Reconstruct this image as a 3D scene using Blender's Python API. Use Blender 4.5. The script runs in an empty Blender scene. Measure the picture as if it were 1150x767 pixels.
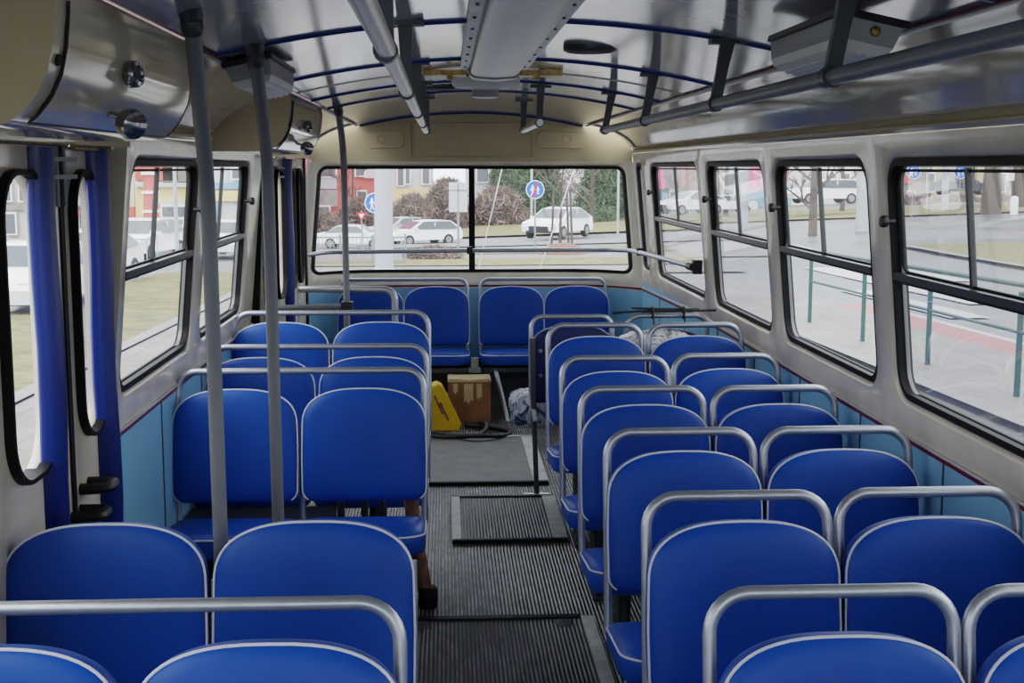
import bpy, bmesh, math, random
from mathutils import Vector, Matrix
random.seed(7)
sc = bpy.context.scene
COL = sc.collection
PI = math.pi

# ------------------------------------------------------------------ materials
def new_mat(name):
    m = bpy.data.materials.new(name); m.use_nodes = True
    nt = m.node_tree
    return m, nt, nt.nodes['Principled BSDF']

def mat(name, col, rough=.5, metal=0., spec=.5, noise=0., nscale=8., bump=0., bscale=60., coat=0., nstretch=(1, 1, 1), rvar=0.):
    m, nt, p = new_mat(name)
    p.inputs['Base Color'].default_value = (*col, 1)
    p.inputs['Roughness'].default_value = rough
    p.inputs['Metallic'].default_value = metal
    p.inputs['Specular IOR Level'].default_value = spec
    p.inputs['Coat Weight'].default_value = coat
    p.inputs['Coat Roughness'].default_value = .08
    tc = nt.nodes.new('ShaderNodeTexCoord')
    mp = nt.nodes.new('ShaderNodeMapping'); mp.inputs['Scale'].default_value = nstretch
    nt.links.new(tc.outputs['Object'], mp.inputs['Vector'])
    n = nt.nodes.new('ShaderNodeTexNoise'); n.inputs['Scale'].default_value = nscale; n.inputs['Detail'].default_value = 5
    nt.links.new(mp.outputs['Vector'], n.inputs['Vector'])
    if noise > 0:
        r = nt.nodes.new('ShaderNodeMapRange')
        r.inputs['From Min'].default_value = .3; r.inputs['From Max'].default_value = .7
        r.inputs['To Min'].default_value = 1 - noise; r.inputs['To Max'].default_value = 1 + noise
        nt.links.new(n.outputs['Fac'], r.inputs['Value'])
        mx = nt.nodes.new('ShaderNodeVectorMath'); mx.operation = 'SCALE'
        mx.inputs[0].default_value = col
        nt.links.new(r.outputs['Result'], mx.inputs['Scale'])
        nt.links.new(mx.outputs['Vector'], p.inputs['Base Color'])
    if rvar > 0:
        r2 = nt.nodes.new('ShaderNodeMapRange')
        r2.inputs['From Min'].default_value = .3; r2.inputs['From Max'].default_value = .7
        r2.inputs['To Min'].default_value = max(.02, rough - rvar); r2.inputs['To Max'].default_value = rough + rvar
        nt.links.new(n.outputs['Fac'], r2.inputs['Value']); nt.links.new(r2.outputs['Result'], p.inputs['Roughness'])
    if bump > 0:
        b = nt.nodes.new('ShaderNodeTexNoise'); b.inputs['Scale'].default_value = bscale; b.inputs['Detail'].default_value = 3
        nt.links.new(mp.outputs['Vector'], b.inputs['Vector'])
        bp = nt.nodes.new('ShaderNodeBump'); bp.inputs['Strength'].default_value = bump; bp.inputs['Distance'].default_value = .01
        nt.links.new(b.outputs['Fac'], bp.inputs['Height']); nt.links.new(bp.outputs['Normal'], p.inputs['Normal'])
    return m

M = {}
M['vinyl'] = mat('blue_vinyl', (.008, .068, .335), .45, noise=.10, nscale=5, bump=.10, bscale=12, spec=.30)
M['vinyl_guard'] = mat('blue_guard', (.003, .02, .17), .33, noise=.15, nscale=3, spec=.5)
M['vinyl_shaded'] = mat('shaded_blue_back', (.006, .02, .11), .5)  # seat vinyl darkened: shadow on the rear-facing backs put into the colour
M['piping'] = mat('white_piping', (.62, .64, .70), .45)
M['tube'] = mat('silver_tube', (.40, .42, .46), .38, metal=.75, noise=.06, nscale=40, bump=.04, bscale=200)
M['tube_dark'] = mat('dark_tube', (.08, .085, .095), .38, metal=.4)
M['pole'] = mat('grey_pole', (.17, .175, .19), .42, noise=.05)
M['rail_metal'] = mat('worn_rail', (.42, .42, .43), .28, metal=.9, noise=.1, nscale=20)
M['cream'] = mat('cream_gloss', (.62, .545, .40), .09, noise=.07, nscale=2.5, coat=.5, bump=.035, bscale=3, rvar=.03)
M['cream_dull'] = mat('cream_dull', (.50, .42, .27), .42, noise=.06, nscale=3)
M['frame_cream'] = mat('window_pillar_cream', (.68, .61, .495), .2, noise=.10, nscale=5, coat=.3, bump=.04, bscale=7, rvar=.06)
M['panel_blue'] = mat('light_blue_panel', (.26, .52, .72), .33, noise=.06, nscale=3)
M['red_trim'] = mat('red_trim', (.16, .012, .022), .35)
M['white_trim'] = mat('white_trim', (.62, .60, .58), .3)
M['rubber'] = mat('black_rubber', (.006, .006, .0065), .55, spec=.22)
M['black'] = mat('black_plastic', (.012, .012, .013), .45)
M['winmetal'] = mat('window_metal', (.16, .16, .16), .4, metal=.5)
M['strip'] = mat('worn_pale_strip', (.42, .42, .41), .45, metal=.15, noise=.22, nscale=14, bump=.2, bscale=60)
M['alu'] = mat('aluminium_trim', (.50, .50, .50), .35, metal=.7, noise=.15, nscale=12, bump=.15, bscale=40)
M['sash'] = mat('sash_bar', (.05, .05, .052), .35, metal=.3)
M['ceil'] = mat('ceiling_gloss', (.56, .56, .585), .12, metal=.3, noise=.08, nscale=1.3, bump=.06, bscale=2.6, coat=.25, rvar=.05)
M['rib'] = mat('blue_rib', (.02, .05, .22), .3)
M['duct'] = mat('brushed_duct', (.46, .455, .44), .33, metal=.7, noise=.10, nscale=5, nstretch=(1, .25, 1), bump=.05, bscale=3)
M['chrome'] = mat('chrome_knob', (.28, .28, .30), .15, metal=.9)
M['brass'] = mat('worn_brass', (.36, .25, .10), .35, metal=.7, noise=.5, nscale=30)
M['rust'] = mat('rusty_pipe', (.22, .105, .07), .55, noise=.5, nscale=30)
M['lens'] = mat('lamp_lens', (.70, .70, .68), .5)
M['lampbox'] = mat('lamp_side', (.33, .335, .34), .3)
M['cardboard'] = mat('cardboard', (.26, .13, .06), .8, noise=.25, nscale=6)
M['tape'] = mat('paper_tape', (.50, .40, .22), .5, noise=.2, nscale=14)
M['yellow'] = mat('yellow_plastic', (.72, .46, .012), .45, noise=.08)
M['hose'] = mat('black_hose', (.012, .012, .013), .5)
M['grey_panel'] = mat('dark_grey_panel', (.09, .095, .105), .6, noise=.15)
M['hatch'] = mat('worn_hatch_rubber', (.075, .076, .08), .42, noise=.35, nscale=9, bump=.3, bscale=220)
M['white_car'] = mat('white_car_paint', (.72, .73, .75), .25, coat=.5)
M['silver_car'] = mat('silver_car_paint', (.42, .44, .46), .3, metal=.4)
M['dark_car'] = mat('dark_car_paint', (.03, .04, .05), .25)
M['red_car'] = mat('red_car_paint', (.45, .06, .04), .3)
M['orange'] = mat('orange_panel', (.75, .25, .05), .5)
M['carglass'] = mat('car_glass', (.06, .075, .085), .12)
M['tyre'] = mat('tyre', (.015, .015, .016), .7)
M['post'] = mat('light_grey_post', (.36, .38, .42), .5, noise=.05)
M['galv'] = mat('galvanised_post', (.24, .255, .265), .5, metal=.3)
M['signblue'] = mat('sign_blue', (.02, .12, .62), .35)
M['signred'] = mat('sign_red', (.62, .03, .04), .35)
M['signwhite'] = mat('sign_white', (.85, .85, .85), .4)
M['signback'] = mat('sign_back', (.42, .46, .47), .5)
M['green_rail'] = mat('green_railing', (.009, .055, .050), .45, noise=.12, nscale=5)
M['redwall'] = mat('red_render', (.55, .12, .10), .8, noise=.06)
M['whitewall'] = mat('white_render', (.55, .55, .55), .8, noise=.04)
M['yellowwall'] = mat('yellow_render', (.72, .55, .26), .8, noise=.06)
M['greywall'] = mat('grey_render', (.27, .235, .21), .8, noise=.2, nscale=2)
M['bluewall'] = mat('blue_render', (.20, .38, .55), .8)
M['pinkwall'] = mat('pink_panel', (.70, .12, .26), .7)
M['winglass'] = mat('building_glass', (.13, .15, .17), .25)
M['bark'] = mat('bark', (.075, .06, .05), .9, noise=.3, nscale=10)
M['twig'] = mat('bare_twig', (.13, .095, .08), .9, noise=.2)
M['hedge'] = mat('brown_hedge', (.20, .145, .12), .9, noise=.35, nscale=2)
M['conifer'] = mat('conifer_needles', (.075, .115, .055), .8, noise=.4, nscale=2)
M['asphalt'] = mat('wet_asphalt', (.098, .102, .112), .40, noise=.35, nscale=.22, bump=.2, bscale=30, rvar=.12)
M['white_paint'] = mat('road_paint', (.36, .36, .36), .6, noise=.1)
M['red_lane'] = mat('red_lane', (.28, .125, .115), .8, noise=.15)
M['curb'] = mat('kerb_stone', (.19, .187, .18), .8, noise=.12, nscale=4)
M['curb_dark'] = mat('gutter_stone', (.075, .075, .08), .7, noise=.2, nscale=4)
M['soil'] = mat('mulch', (.15, .085, .055), .9, noise=.3, nscale=6)
M['path'] = mat('pale_path', (.15, .15, .148), .8, noise=.12)

def grass_mat():
    m, nt, p = new_mat('winter_grass')
    tc = nt.nodes.new('ShaderNodeTexCoord')
    n = nt.nodes.new('ShaderNodeTexNoise'); n.inputs['Scale'].default_value = 2.2; n.inputs['Detail'].default_value = 8
    cr = nt.nodes.new('ShaderNodeValToRGB')
    cr.color_ramp.elements[0].position = .3; cr.color_ramp.elements[0].color = (.07, .08, .022, 1)
    cr.color_ramp.elements[1].position = .7; cr.color_ramp.elements[1].color = (.21, .17, .072, 1)
    nt.links.new(tc.outputs['Object'], n.inputs['Vector']); nt.links.new(n.outputs['Fac'], cr.inputs['Fac'])
    nt.links.new(cr.outputs['Color'], p.inputs['Base Color']); p.inputs['Roughness'].default_value = .9
    return m
M['grass'] = grass_mat()

def paving_mat(name, base, sx, sy, mortar):
    m, nt, p = new_mat(name)
    tc = nt.nodes.new('ShaderNodeTexCoord')
    mp = nt.nodes.new('ShaderNodeMapping'); mp.inputs['Rotation'].default_value = (0, 0, PI / 2)
    b = nt.nodes.new('ShaderNodeTexBrick'); b.inputs['Scale'].default_value = 1
    b.inputs['Brick Width'].default_value = sx; b.inputs['Row Height'].default_value = sy; b.inputs['Mortar Size'].default_value = mortar
    b.inputs['Color1'].default_value = (*base, 1); b.inputs['Color2'].default_value = (*[c * .88 for c in base], 1)
    b.inputs['Mortar'].default_value = (*[c * .62 for c in base], 1)
    n = nt.nodes.new('ShaderNodeTexNoise'); n.inputs['Scale'].default_value = .7; n.inputs['Detail'].default_value = 6
    mr = nt.nodes.new('ShaderNodeMapRange'); mr.inputs['To Min'].default_value = .5; mr.inputs['To Max'].default_value = 1.45
    vm = nt.nodes.new('ShaderNodeVectorMath'); vm.operation = 'SCALE'
    nt.links.new(tc.outputs['Object'], mp.inputs['Vector']); nt.links.new(mp.outputs['Vector'], b.inputs['Vector'])
    nt.links.new(tc.outputs['Object'], n.inputs['Vector']); nt.links.new(n.outputs['Fac'], mr.inputs['Value'])
    nt.links.new(b.outputs['Color'], vm.inputs[0]); nt.links.new(mr.outputs['Result'], vm.inputs['Scale'])
    nt.links.new(vm.outputs['Vector'], p.inputs['Base Color']); p.inputs['Roughness'].default_value = .65
    return m
M['paving'] = paving_mat('pavement_slabs', (.19, .178, .165), .5, .5, .018)
M['cobble'] = paving_mat('cobbles', (.17, .166, .16), .16, .12, .016)

def ribbed_mat(name, dark, light, period, wear=.5, rough=.42):
    m, nt, p = new_mat(name)
    tc = nt.nodes.new('ShaderNodeTexCoord')
    w = nt.nodes.new('ShaderNodeTexWave'); w.wave_type = 'BANDS'; w.bands_direction = 'X'
    w.inputs['Scale'].default_value = 2 * PI / (20 * period)
    nt.links.new(tc.outputs['Object'], w.inputs['Vector'])
    mp = nt.nodes.new('ShaderNodeMapping'); mp.inputs['Scale'].default_value = (1, .35, 1)
    nt.links.new(tc.outputs['Object'], mp.inputs['Vector'])
    n = nt.nodes.new('ShaderNodeTexNoise'); n.inputs['Scale'].default_value = 5; n.inputs['Detail'].default_value = 8; n.inputs['Roughness'].default_value = .7
    nt.links.new(mp.outputs['Vector'], n.inputs['Vector'])
    mr = nt.nodes.new('ShaderNodeMapRange'); mr.inputs['From Min'].default_value = .38; mr.inputs['From Max'].default_value = .68
    nt.links.new(n.outputs['Fac'], mr.inputs['Value'])
    pw = nt.nodes.new('ShaderNodeMath'); pw.operation = 'POWER'; pw.inputs[1].default_value = 3.5
    nt.links.new(w.outputs['Fac'], pw.inputs[0])
    a = nt.nodes.new('ShaderNodeMath'); a.operation = 'MULTIPLY_ADD'; a.inputs[1].default_value = 1 - wear * .6; a.inputs[2].default_value = wear * .25
    nt.links.new(mr.outputs['Result'], a.inputs[0])
    mu = nt.nodes.new('ShaderNodeMath'); mu.operation = 'MULTIPLY'
    nt.links.new(pw.outputs[0], mu.inputs[0]); nt.links.new(a.outputs[0], mu.inputs[1])
    n2 = nt.nodes.new('ShaderNodeTexNoise'); n2.inputs['Scale'].default_value = 38; n2.inputs['Detail'].default_value = 4
    nt.links.new(mp.outputs['Vector'], n2.inputs['Vector'])
    mr2 = nt.nodes.new('ShaderNodeMapRange'); mr2.inputs['From Min'].default_value = .36; mr2.inputs['From Max'].default_value = .62; mr2.inputs['To Min'].default_value = .45; mr2.inputs['To Max'].default_value = 1.7
    nt.links.new(n2.outputs['Fac'], mr2.inputs['Value'])
    mu2 = nt.nodes.new('ShaderNodeMath'); mu2.operation = 'MULTIPLY'
    nt.links.new(mu.outputs[0], mu2.inputs[0]); nt.links.new(mr2.outputs['Result'], mu2.inputs[1]); mu = mu2
    cr = nt.nodes.new('ShaderNodeValToRGB')
    cr.color_ramp.elements[0].color = (*dark, 1); cr.color_ramp.elements[1].color = (*light, 1)
    nt.links.new(mu.outputs[0], cr.inputs['Fac']); nt.links.new(cr.outputs['Color'], p.inputs['Base Color'])
    p.inputs['Roughness'].default_value = rough
    bp = nt.nodes.new('ShaderNodeBump'); bp.inputs['Strength'].default_value = .8; bp.inputs['Distance'].default_value = .004
    nt.links.new(w.outputs['Fac'], bp.inputs['Height']); nt.links.new(bp.outputs['Normal'], p.inputs['Normal'])
    return m
M['floor'] = ribbed_mat('ribbed_rubber_floor', (.016, .016, .017), (.78, .77, .75), .0146, .55, .34)
M['hatch_ribbed'] = ribbed_mat('ribbed_hatch', (.022, .022, .024), (.34, .34, .34), .0146, .9)

def glass_mat(name, haze, tint=(.97, .985, .98), refl=.38):
    m = bpy.data.materials.new(name); m.use_nodes = True
    nt = m.node_tree; nt.nodes.clear()
    out = nt.nodes.new('ShaderNodeOutputMaterial')
    tr = nt.nodes.new('ShaderNodeBsdfTransparent'); tr.inputs['Color'].default_value = (*tint, 1)
    gl = nt.nodes.new('ShaderNodeBsdfGlossy'); gl.inputs['Roughness'].default_value = .02
    fr = nt.nodes.new('ShaderNodeFresnel'); fr.inputs['IOR'].default_value = 1.45
    mu = nt.nodes.new('ShaderNodeMath'); mu.operation = 'MULTIPLY'; mu.inputs[1].default_value = refl
    nt.links.new(fr.outputs[0], mu.inputs[0])
    m1 = nt.nodes.new('ShaderNodeMixShader')
    nt.links.new(mu.outputs[0], m1.inputs[0]); nt.links.new(tr.outputs[0], m1.inputs[1]); nt.links.new(gl.outputs[0], m1.inputs[2])
    tl = nt.nodes.new('ShaderNodeBsdfTranslucent'); tl.inputs['Color'].default_value = (.9, .92, .95, 1)
    tc = nt.nodes.new('ShaderNodeTexCoord')
    n = nt.nodes.new('ShaderNodeTexNoise'); n.inputs['Scale'].default_value = 3.0; n.inputs['Detail'].default_value = 6; n.inputs['Distortion'].default_value = 1.5
    nt.links.new(tc.outputs['Object'], n.inputs['Vector'])
    mr = nt.nodes.new('ShaderNodeMapRange'); mr.inputs['From Min'].default_value = .35; mr.inputs['From Max'].default_value = .75
    mr.inputs['To Min'].default_value = haze * .75; mr.inputs['To Max'].default_value = haze * 1.4
    nt.links.new(n.outputs['Fac'], mr.inputs['Value'])
    m2 = nt.nodes.new('ShaderNodeMixShader')
    nt.links.new(mr.outputs['Result'], m2.inputs[0]); nt.links.new(m1.outputs[0], m2.inputs[1]); nt.links.new(tl.outputs[0], m2.inputs[2])
    nt.links.new(m2.outputs[0], out.inputs[0])
    return m
M['glass'] = glass_mat('bus_window_glass', .024)
M['plastic_wrap'] = None
def wrap_mat():
    m, nt, p = new_mat('clear_plastic_wrap')
    tc = nt.nodes.new('ShaderNodeTexCoord')
    n = nt.nodes.new('ShaderNodeTexNoise'); n.inputs['Scale'].default_value = 12; n.inputs['Detail'].default_value = 5; n.inputs['Distortion'].default_value = 2
    nt.links.new(tc.outputs['Object'], n.inputs['Vector'])
    cr = nt.nodes.new('ShaderNodeValToRGB')
    cr.color_ramp.elements[0].position = .38; cr.color_ramp.elements[0].color = (.05, .09, .20, 1)
    cr.color_ramp.elements[1].position = .50; cr.color_ramp.elements[1].color = (.52, .56, .62, 1)  # pale ramp end paints the wrap's white highlights over dark blue
    nt.links.new(n.outputs['Fac'], cr.inputs['Fac']); nt.links.new(cr.outputs['Color'], p.inputs['Base Color'])
    p.inputs['Roughness'].default_value = .18
    bp = nt.nodes.new('ShaderNodeBump'); bp.inputs['Strength'].default_value = .9; bp.inputs['Distance'].default_value = .03
    nt.links.new(n.outputs['Fac'], bp.inputs['Height']); nt.links.new(bp.outputs['Normal'], p.inputs['Normal'])
    return m
M['plastic_wrap'] = wrap_mat()
def wrap_white():
    m, nt, p = new_mat('milky_plastic_wrap')
    tc = nt.nodes.new('ShaderNodeTexCoord')
    n = nt.nodes.new('ShaderNodeTexNoise'); n.inputs['Scale'].default_value = 16; n.inputs['Detail'].default_value = 5; n.inputs['Distortion'].default_value = 2
    nt.links.new(tc.outputs['Object'], n.inputs['Vector'])
    cr = nt.nodes.new('ShaderNodeValToRGB')
    cr.color_ramp.elements[0].position = .36; cr.color_ramp.elements[0].color = (.14, .15, .17, 1)
    cr.color_ramp.elements[1].position = .50; cr.color_ramp.elements[1].color = (.62, .62, .62, 1)
    nt.links.new(n.outputs['Fac'], cr.inputs['Fac']); nt.links.new(cr.outputs['Color'], p.inputs['Base Color'])
    p.inputs['Roughness'].default_value = .22
    bp = nt.nodes.new('ShaderNodeBump'); bp.inputs['Strength'].default_value = .8; bp.inputs['Distance'].default_value = .02
    nt.links.new(n.outputs['Fac'], bp.inputs['Height']); nt.links.new(bp.outputs['Normal'], p.inputs['Normal'])
    return m
M['plastic_white'] = wrap_white()

# ------------------------------------------------------------------ mesh builder
class MB:
    def __init__(s): s.v = []; s.f = []; s.mi = []
    def add(s, vs, fs, mi=0):
        k = len(s.v); s.v += [tuple(p) for p in vs]
        for f in fs: s.f.append([i + k for i in f]); s.mi.append(mi)
        return s
    def box(s, c, d, rot=None, mi=0, taper=1.0):
        vs = []
        for z in (-1, 1):
            t = 1 if z < 0 else taper
            for x, y in ((-1, -1), (1, -1), (1, 1), (-1, 1)):
                p = Vector((x * d[0] / 2 * t, y * d[1] / 2 * t, z * d[2] / 2))
                if rot is not None: p = rot @ p
                vs.append(p + Vector(c))
        return s.add(vs, [(3, 2, 1, 0), (4, 5, 6, 7), (0, 1, 5, 4), (1, 2, 6, 5), (2, 3, 7, 6), (3, 0, 4, 7)], mi)
    def tube(s, path, r, n=10, closed=False, caps=True, mi=0, r2=None):
        P = [Vector(p) for p in path]; N = len(P)
        T = []
        for i in range(N):
            if closed: t = P[(i + 1) % N] - P[i - 1]
            else: t = P[min(i + 1, N - 1)] - P[max(i - 1, 0)]
            T.append(t.normalized() if t.length > 1e-9 else Vector((0, 0, 1)))
        up = Vector((0, 0, 1)) if abs(T[0].z) < .9 else Vector((1, 0, 0))
        nrm = (up - T[0] * up.dot(T[0])).normalized()
        vs = []
        for i in range(N):
            nrm = (nrm - T[i] * nrm.dot(T[i])).normalized()
            b = T[i].cross(nrm)
            rr = r if r2 is None else r + (r2 - r) * i / (N - 1)
            for k in range(n):
                a = 2 * PI * k / n
                vs.append(P[i] + nrm * (rr * math.cos(a)) + b * (rr * math.sin(a)))
        fs = []
        for i in range(N if closed else N - 1):
            j = (i + 1) % N
            for k in range(n):
                k2 = (k + 1) % n
                fs.append((i * n + k, i * n + k2, j * n + k2, j * n + k))
        if caps and not closed:
            fs.append(tuple(range(n))[::-1]); fs.append(tuple((N - 1) * n + k for k in range(n)))
        return s.add(vs, fs, mi)
    def lathe(s, prof, loc, axis=(0, 0, 1), n=24, mi=0):
        q = Vector((0, 0, 1)).rotation_difference(Vector(axis).normalized())
        vs = []
        for r, h in prof:
            for k in range(n):
                a = 2 * PI * k / n
                vs.append(q @ Vector((r * math.cos(a), r * math.sin(a), h)) + Vector(loc))
        fs = [(i * n + k, i * n + (k + 1) % n, (i + 1) * n + (k + 1) % n, (i + 1) * n + k) for i in range(len(prof) - 1) for k in range(n)]
        fs.append(tuple(range(n))[::-1]); fs.append(tuple((len(prof) - 1) * n + k for k in range(n)))
        return s.add(vs, fs, mi)
    def rings(s, rings, mi=0, cap0=True, cap1=True, closed=True):
        n = len(rings[0]); vs = [p for r in rings for p in r]; fs = []
        for i in range(len(rings) - 1):
            for k in range(n if closed else n - 1):
                k2 = (k + 1) % n
                fs.append((i * n + k, i * n + k2, (i + 1) * n + k2, (i + 1) * n + k))
        if cap0: fs.append(tuple(range(n))[::-1])
        if cap1: fs.append(tuple((len(rings) - 1) * n + k for k in range(n)))
        return s.add(vs, fs, mi)
    def mesh(s, name, mats, smooth=True, angle=40, fix=True):
        me = bpy.data.meshes.new(name)
        me.from_pydata([tuple(p) for p in s.v], [], s.f)
        mats = mats if isinstance(mats, (list, tuple)) else [mats]
        for m in mats: me.materials.append(m)
        for p, i in zip(me.polygons, s.mi): p.material_index = i
        if fix:
            bm = bmesh.new(); bm.from_mesh(me)
            bmesh.ops.remove_doubles(bm, verts=bm.verts, dist=1e-5)
            bmesh.ops.recalc_face_normals(bm, faces=bm.faces)
            bm.to_mesh(me); bm.free()
        if smooth:
            me.polygons.foreach_set('use_smooth', [True] * len(me.polygons))
            me.set_sharp_from_angle(angle=math.radians(angle))
        me.update()
        return me

def link(name, me, parent=None, loc=None, rot=None):
    o = bpy.data.objects.new(name, me); COL.objects.link(o)
    if parent is not None: o.parent = parent
    if loc is not None: o.location = loc
    if rot is not None: o.rotation_euler = rot
    return o
def part(name, mb, m, parent, label=None, **k):
    o = link(name, mb.mesh(name, m, **k), parent)
    if label: o['label'] = label
    return o
def tag(o, label, cat, group=None):
    o['label'] = label; o['category'] = cat
    if group: o['group'] = group
    return o
def thing(name, label, cat, loc=(0, 0, 0), rotz=0, group=None):
    o = link(name, None, None, loc, (0, 0, rotz)); o.empty_display_size = .1
    return tag(o, label, cat, group)
def struct(name, mb=None, m=None, parent=None, **k):
    o = link(name, mb.mesh(name, m, **k) if mb else None, parent)
    if parent is None: o['kind'] = 'structure'
    return o

def fillet(pts, r, n=6):
    P = [Vector(p) for p in pts]; out = [P[0]]
    for i in range(1, len(P) - 1):
        a, b, c = P[i - 1], P[i], P[i + 1]
        u = (a - b).normalized(); v = (c - b).normalized()
        ang = u.angle(v); d = min(r / math.tan(ang / 2), (a - b).length * .49, (c - b).length * .49); rr = d * math.tan(ang / 2)
        cen = b + (u + v).normalized() * (rr / math.sin(ang / 2))
        s0 = b + u * d - cen; s1 = b + v * d - cen
        tot = s0.angle(s1); ax = s0.cross(s1).normalized()
        for k in range(n + 1):
            out.append(cen + Matrix.Rotation(tot * k / n, 3, ax) @ s0)
    out.append(P[-1])
    return out

def rrect(a0, a1, b0, b1, r, n=7, r_top=None):
    rt = r if r_top is None else r_top
    pts = []
    for (ca, cb, st, rad) in ((a1 - r, b0 + r, -PI / 2, r), (a1 - rt, b1 - rt, 0, rt), (a0 + rt, b1 - rt, PI / 2, rt), (a0 + r, b0 + r, PI, r)):
        pts.append([(ca + rad * math.cos(st + PI / 2 * k / n), cb + rad * math.sin(st + PI / 2 * k / n)) for k in range(n + 1)])
    return pts      # four corner arcs, ccw starting bottom right

def bay(mb, fn, outer, hole, r, mi=0, mi_rev=0, depth=.05, sub=6, r_top=None, bevel=.018):
    """wall bay with a rounded opening. fn(a,b,d) -> world point."""
    a0, a1, b0, b1 = outer; h = hole
    A = rrect(h[0] - bevel, h[1] + bevel, h[2] - bevel, h[3] + bevel, r + bevel, r_top=None if r_top is None else r_top + bevel)
    oc = [(a1, b0), (a1, b1), (a0, b1), (a0, b0)]
    for i in range(4):
        arc = A[i]; o = oc[i]
        for k in range(len(arc) - 1):
            mb.add([fn(*o, 0), fn(*arc[k], 0), fn(*arc[k + 1], 0)], [(0, 2, 1)], mi)
        p0 = arc[-1]; p1 = A[(i + 1) % 4][0]; q0 = o; q1 = oc[(i + 1) % 4]
        L = lambda u, v, t: (u[0] + (v[0] - u[0]) * t, u[1] + (v[1] - u[1]) * t)
        for k in range(sub):
            t0, t1 = k / sub, (k + 1) / sub
            mb.add([fn(*L(p0, p1, t0), 0), fn(*L(p0, p1, t1), 0), fn(*L(q0, q1, t1), 0), fn(*L(q0, q1, t0), 0)], [(0, 1, 2, 3)], mi)
    def loop(h, r, rt, d):
        out = []; B = rrect(*h, r, r_top=rt)
        for i in range(4):
            out += B[i]
            p0 = B[i][-1]; p1 = B[(i + 1) % 4][0]
            for k in range(1, sub): out.append((p0[0] + (p1[0] - p0[0]) * k / sub, p0[1] + (p1[1] - p0[1]) * k / sub))
        return [fn(*p, d) for p in out]
    hb = lambda e: (h[0] - e, h[1] + e, h[2] - e, h[3] + e)
    rt = lambda e: None if r_top is None else r_top + e
    rs = [loop(hb(bevel), r + bevel, rt(bevel), 0), loop(hb(bevel * .4), r + bevel * .4, rt(bevel * .4), bevel * .25), loop(hb(0), r, rt(0), bevel * .9), loop(hb(0), r, rt(0), depth)]
    mb.rings(rs, mi_rev, cap0=False, cap1=False)

def ring_frame(mb, fn, h, r, w, d0, d1, mi=0, sub=6, r_top=None):
    """rectangular-section frame just inside a rounded opening."""
    def loop(e, d):
        B = rrect(h[0] + e, h[1] - e, h[2] + e, h[3] - e, max(r - e, .004), r_top=None if r_top is None else max(r_top - e, .004)); out = []
        for i in range(4):
            out += B[i]; p0 = B[i][-1]; p1 = B[(i + 1) % 4][0]
            for k in range(1, sub): out.append((p0[0] + (p1[0] - p0[0]) * k / sub, p0[1] + (p1[1] - p0[1]) * k / sub))
        return [fn(*p, d) for p in out]
    rs = [loop(0, d1), loop(0, d0), loop(w, d0), loop(w, d1)]
    n = len(rs[0]); mb.rings(rs + [rs[0]], mi, cap0=False, cap1=False)

def strip_grid(mb, fn, A, B, mi=0, d=0):
    vs = [fn(a, b, d) for b in B for a in A]; n = len(A)
    mb.add(vs, [(j * n + i, j * n + i + 1, (j + 1) * n + i + 1, (j + 1) * n + i) for j in range(len(B) - 1) for i in range(n - 1)], mi)

def fbox(mb, fn, a0, a1, b0, b1, d0, d1, mi=0, na=1):
    """box in wall coordinates, subdivided along a."""
    rs = []
    for k in range(na + 1):
        a = a0 + (a1 - a0) * k / na
        rs.append([fn(a, b0, d0), fn(a, b1, d0), fn(a, b1, d1), fn(a, b0, d1)])
    mb.rings(rs, mi)

def frange(a, b, n): return [a + (b - a) * i / n for i in range(n + 1)]

# ------------------------------------------------------------------ bus shell
XC = .19                    # centre line of the bus; the viewer stands left of it
Y0, YE = -1.7, 9.05         # front and rear end of the side walls
ZB, ZT = .85, 1.755         # belt line, header
def off(z): return 1.2 if z <= ZB else 1.2 - .095 * (z - ZB)
def WR(y, z, d): return Vector((XC + off(z) + d, y, z))
def WL(y, z, d): return Vector((XC - off(z) - d, y, z))
def yr(o):
    t = max(0, (abs(o) - .72) / .48); return 9.38 - .33 * t ** 2
def WE(o, z, d):
    k = off(z) / 1.2
    return Vector((XC + o * k, yr(o) + d, z))
def beltz(y): return ZB - max(0, y - 7.2) * .022

WH = (.965, 1.685)          # height of the window openings
mats_wall = [M['panel_blue'], M['frame_cream'], M['cream'], M['rubber']]
COVE = [(1.117, 1.755), (1.105, 1.768), (1.118, 1.776), (1.112, 1.795), (1.098, 1.800), (1.088, 1.81), (1.065, 1.838), (1.03, 1.868), (.98, 1.898), (.92, 1.924), (.86, 1.942), (.80, 1.957)]

# right wall
R_BAYS = [(-1.7, -.07, -1.5, -.16), (-.07, 1.26, .0, 1.175), (1.26, 2.585, 1.345, 2.50), (2.585, 3.93, 2.67, 3.845), (3.93, 5.27, 4.02, 5.18), (5.27, 6.66, 5.36, 6.54), (6.66, 8.55, 6.78, 8.34), (8.55, 9.05, 8.68, 8.97)]
wr = MB()
for (a0, a1, h0, h1) in R_BAYS:
    bay(wr, WR, (a0, a1, ZB + .012, ZT), (h0, h1, *WH), .09 if h1 - h0 > .4 else .05, 1, 1)
strip_grid(wr, WR, frange(Y0, YE, 40), [0, .4, ZB + .012], 0)
strip_grid(wr, lambda y, i, d: Vector((XC + COVE[int(i)][0], y, COVE[int(i)][1])), frange(Y0, YE, 30), list(range(len(COVE))), 2)
wall_r = struct('wall_right', wr, mats_wall, angle=60)
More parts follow.
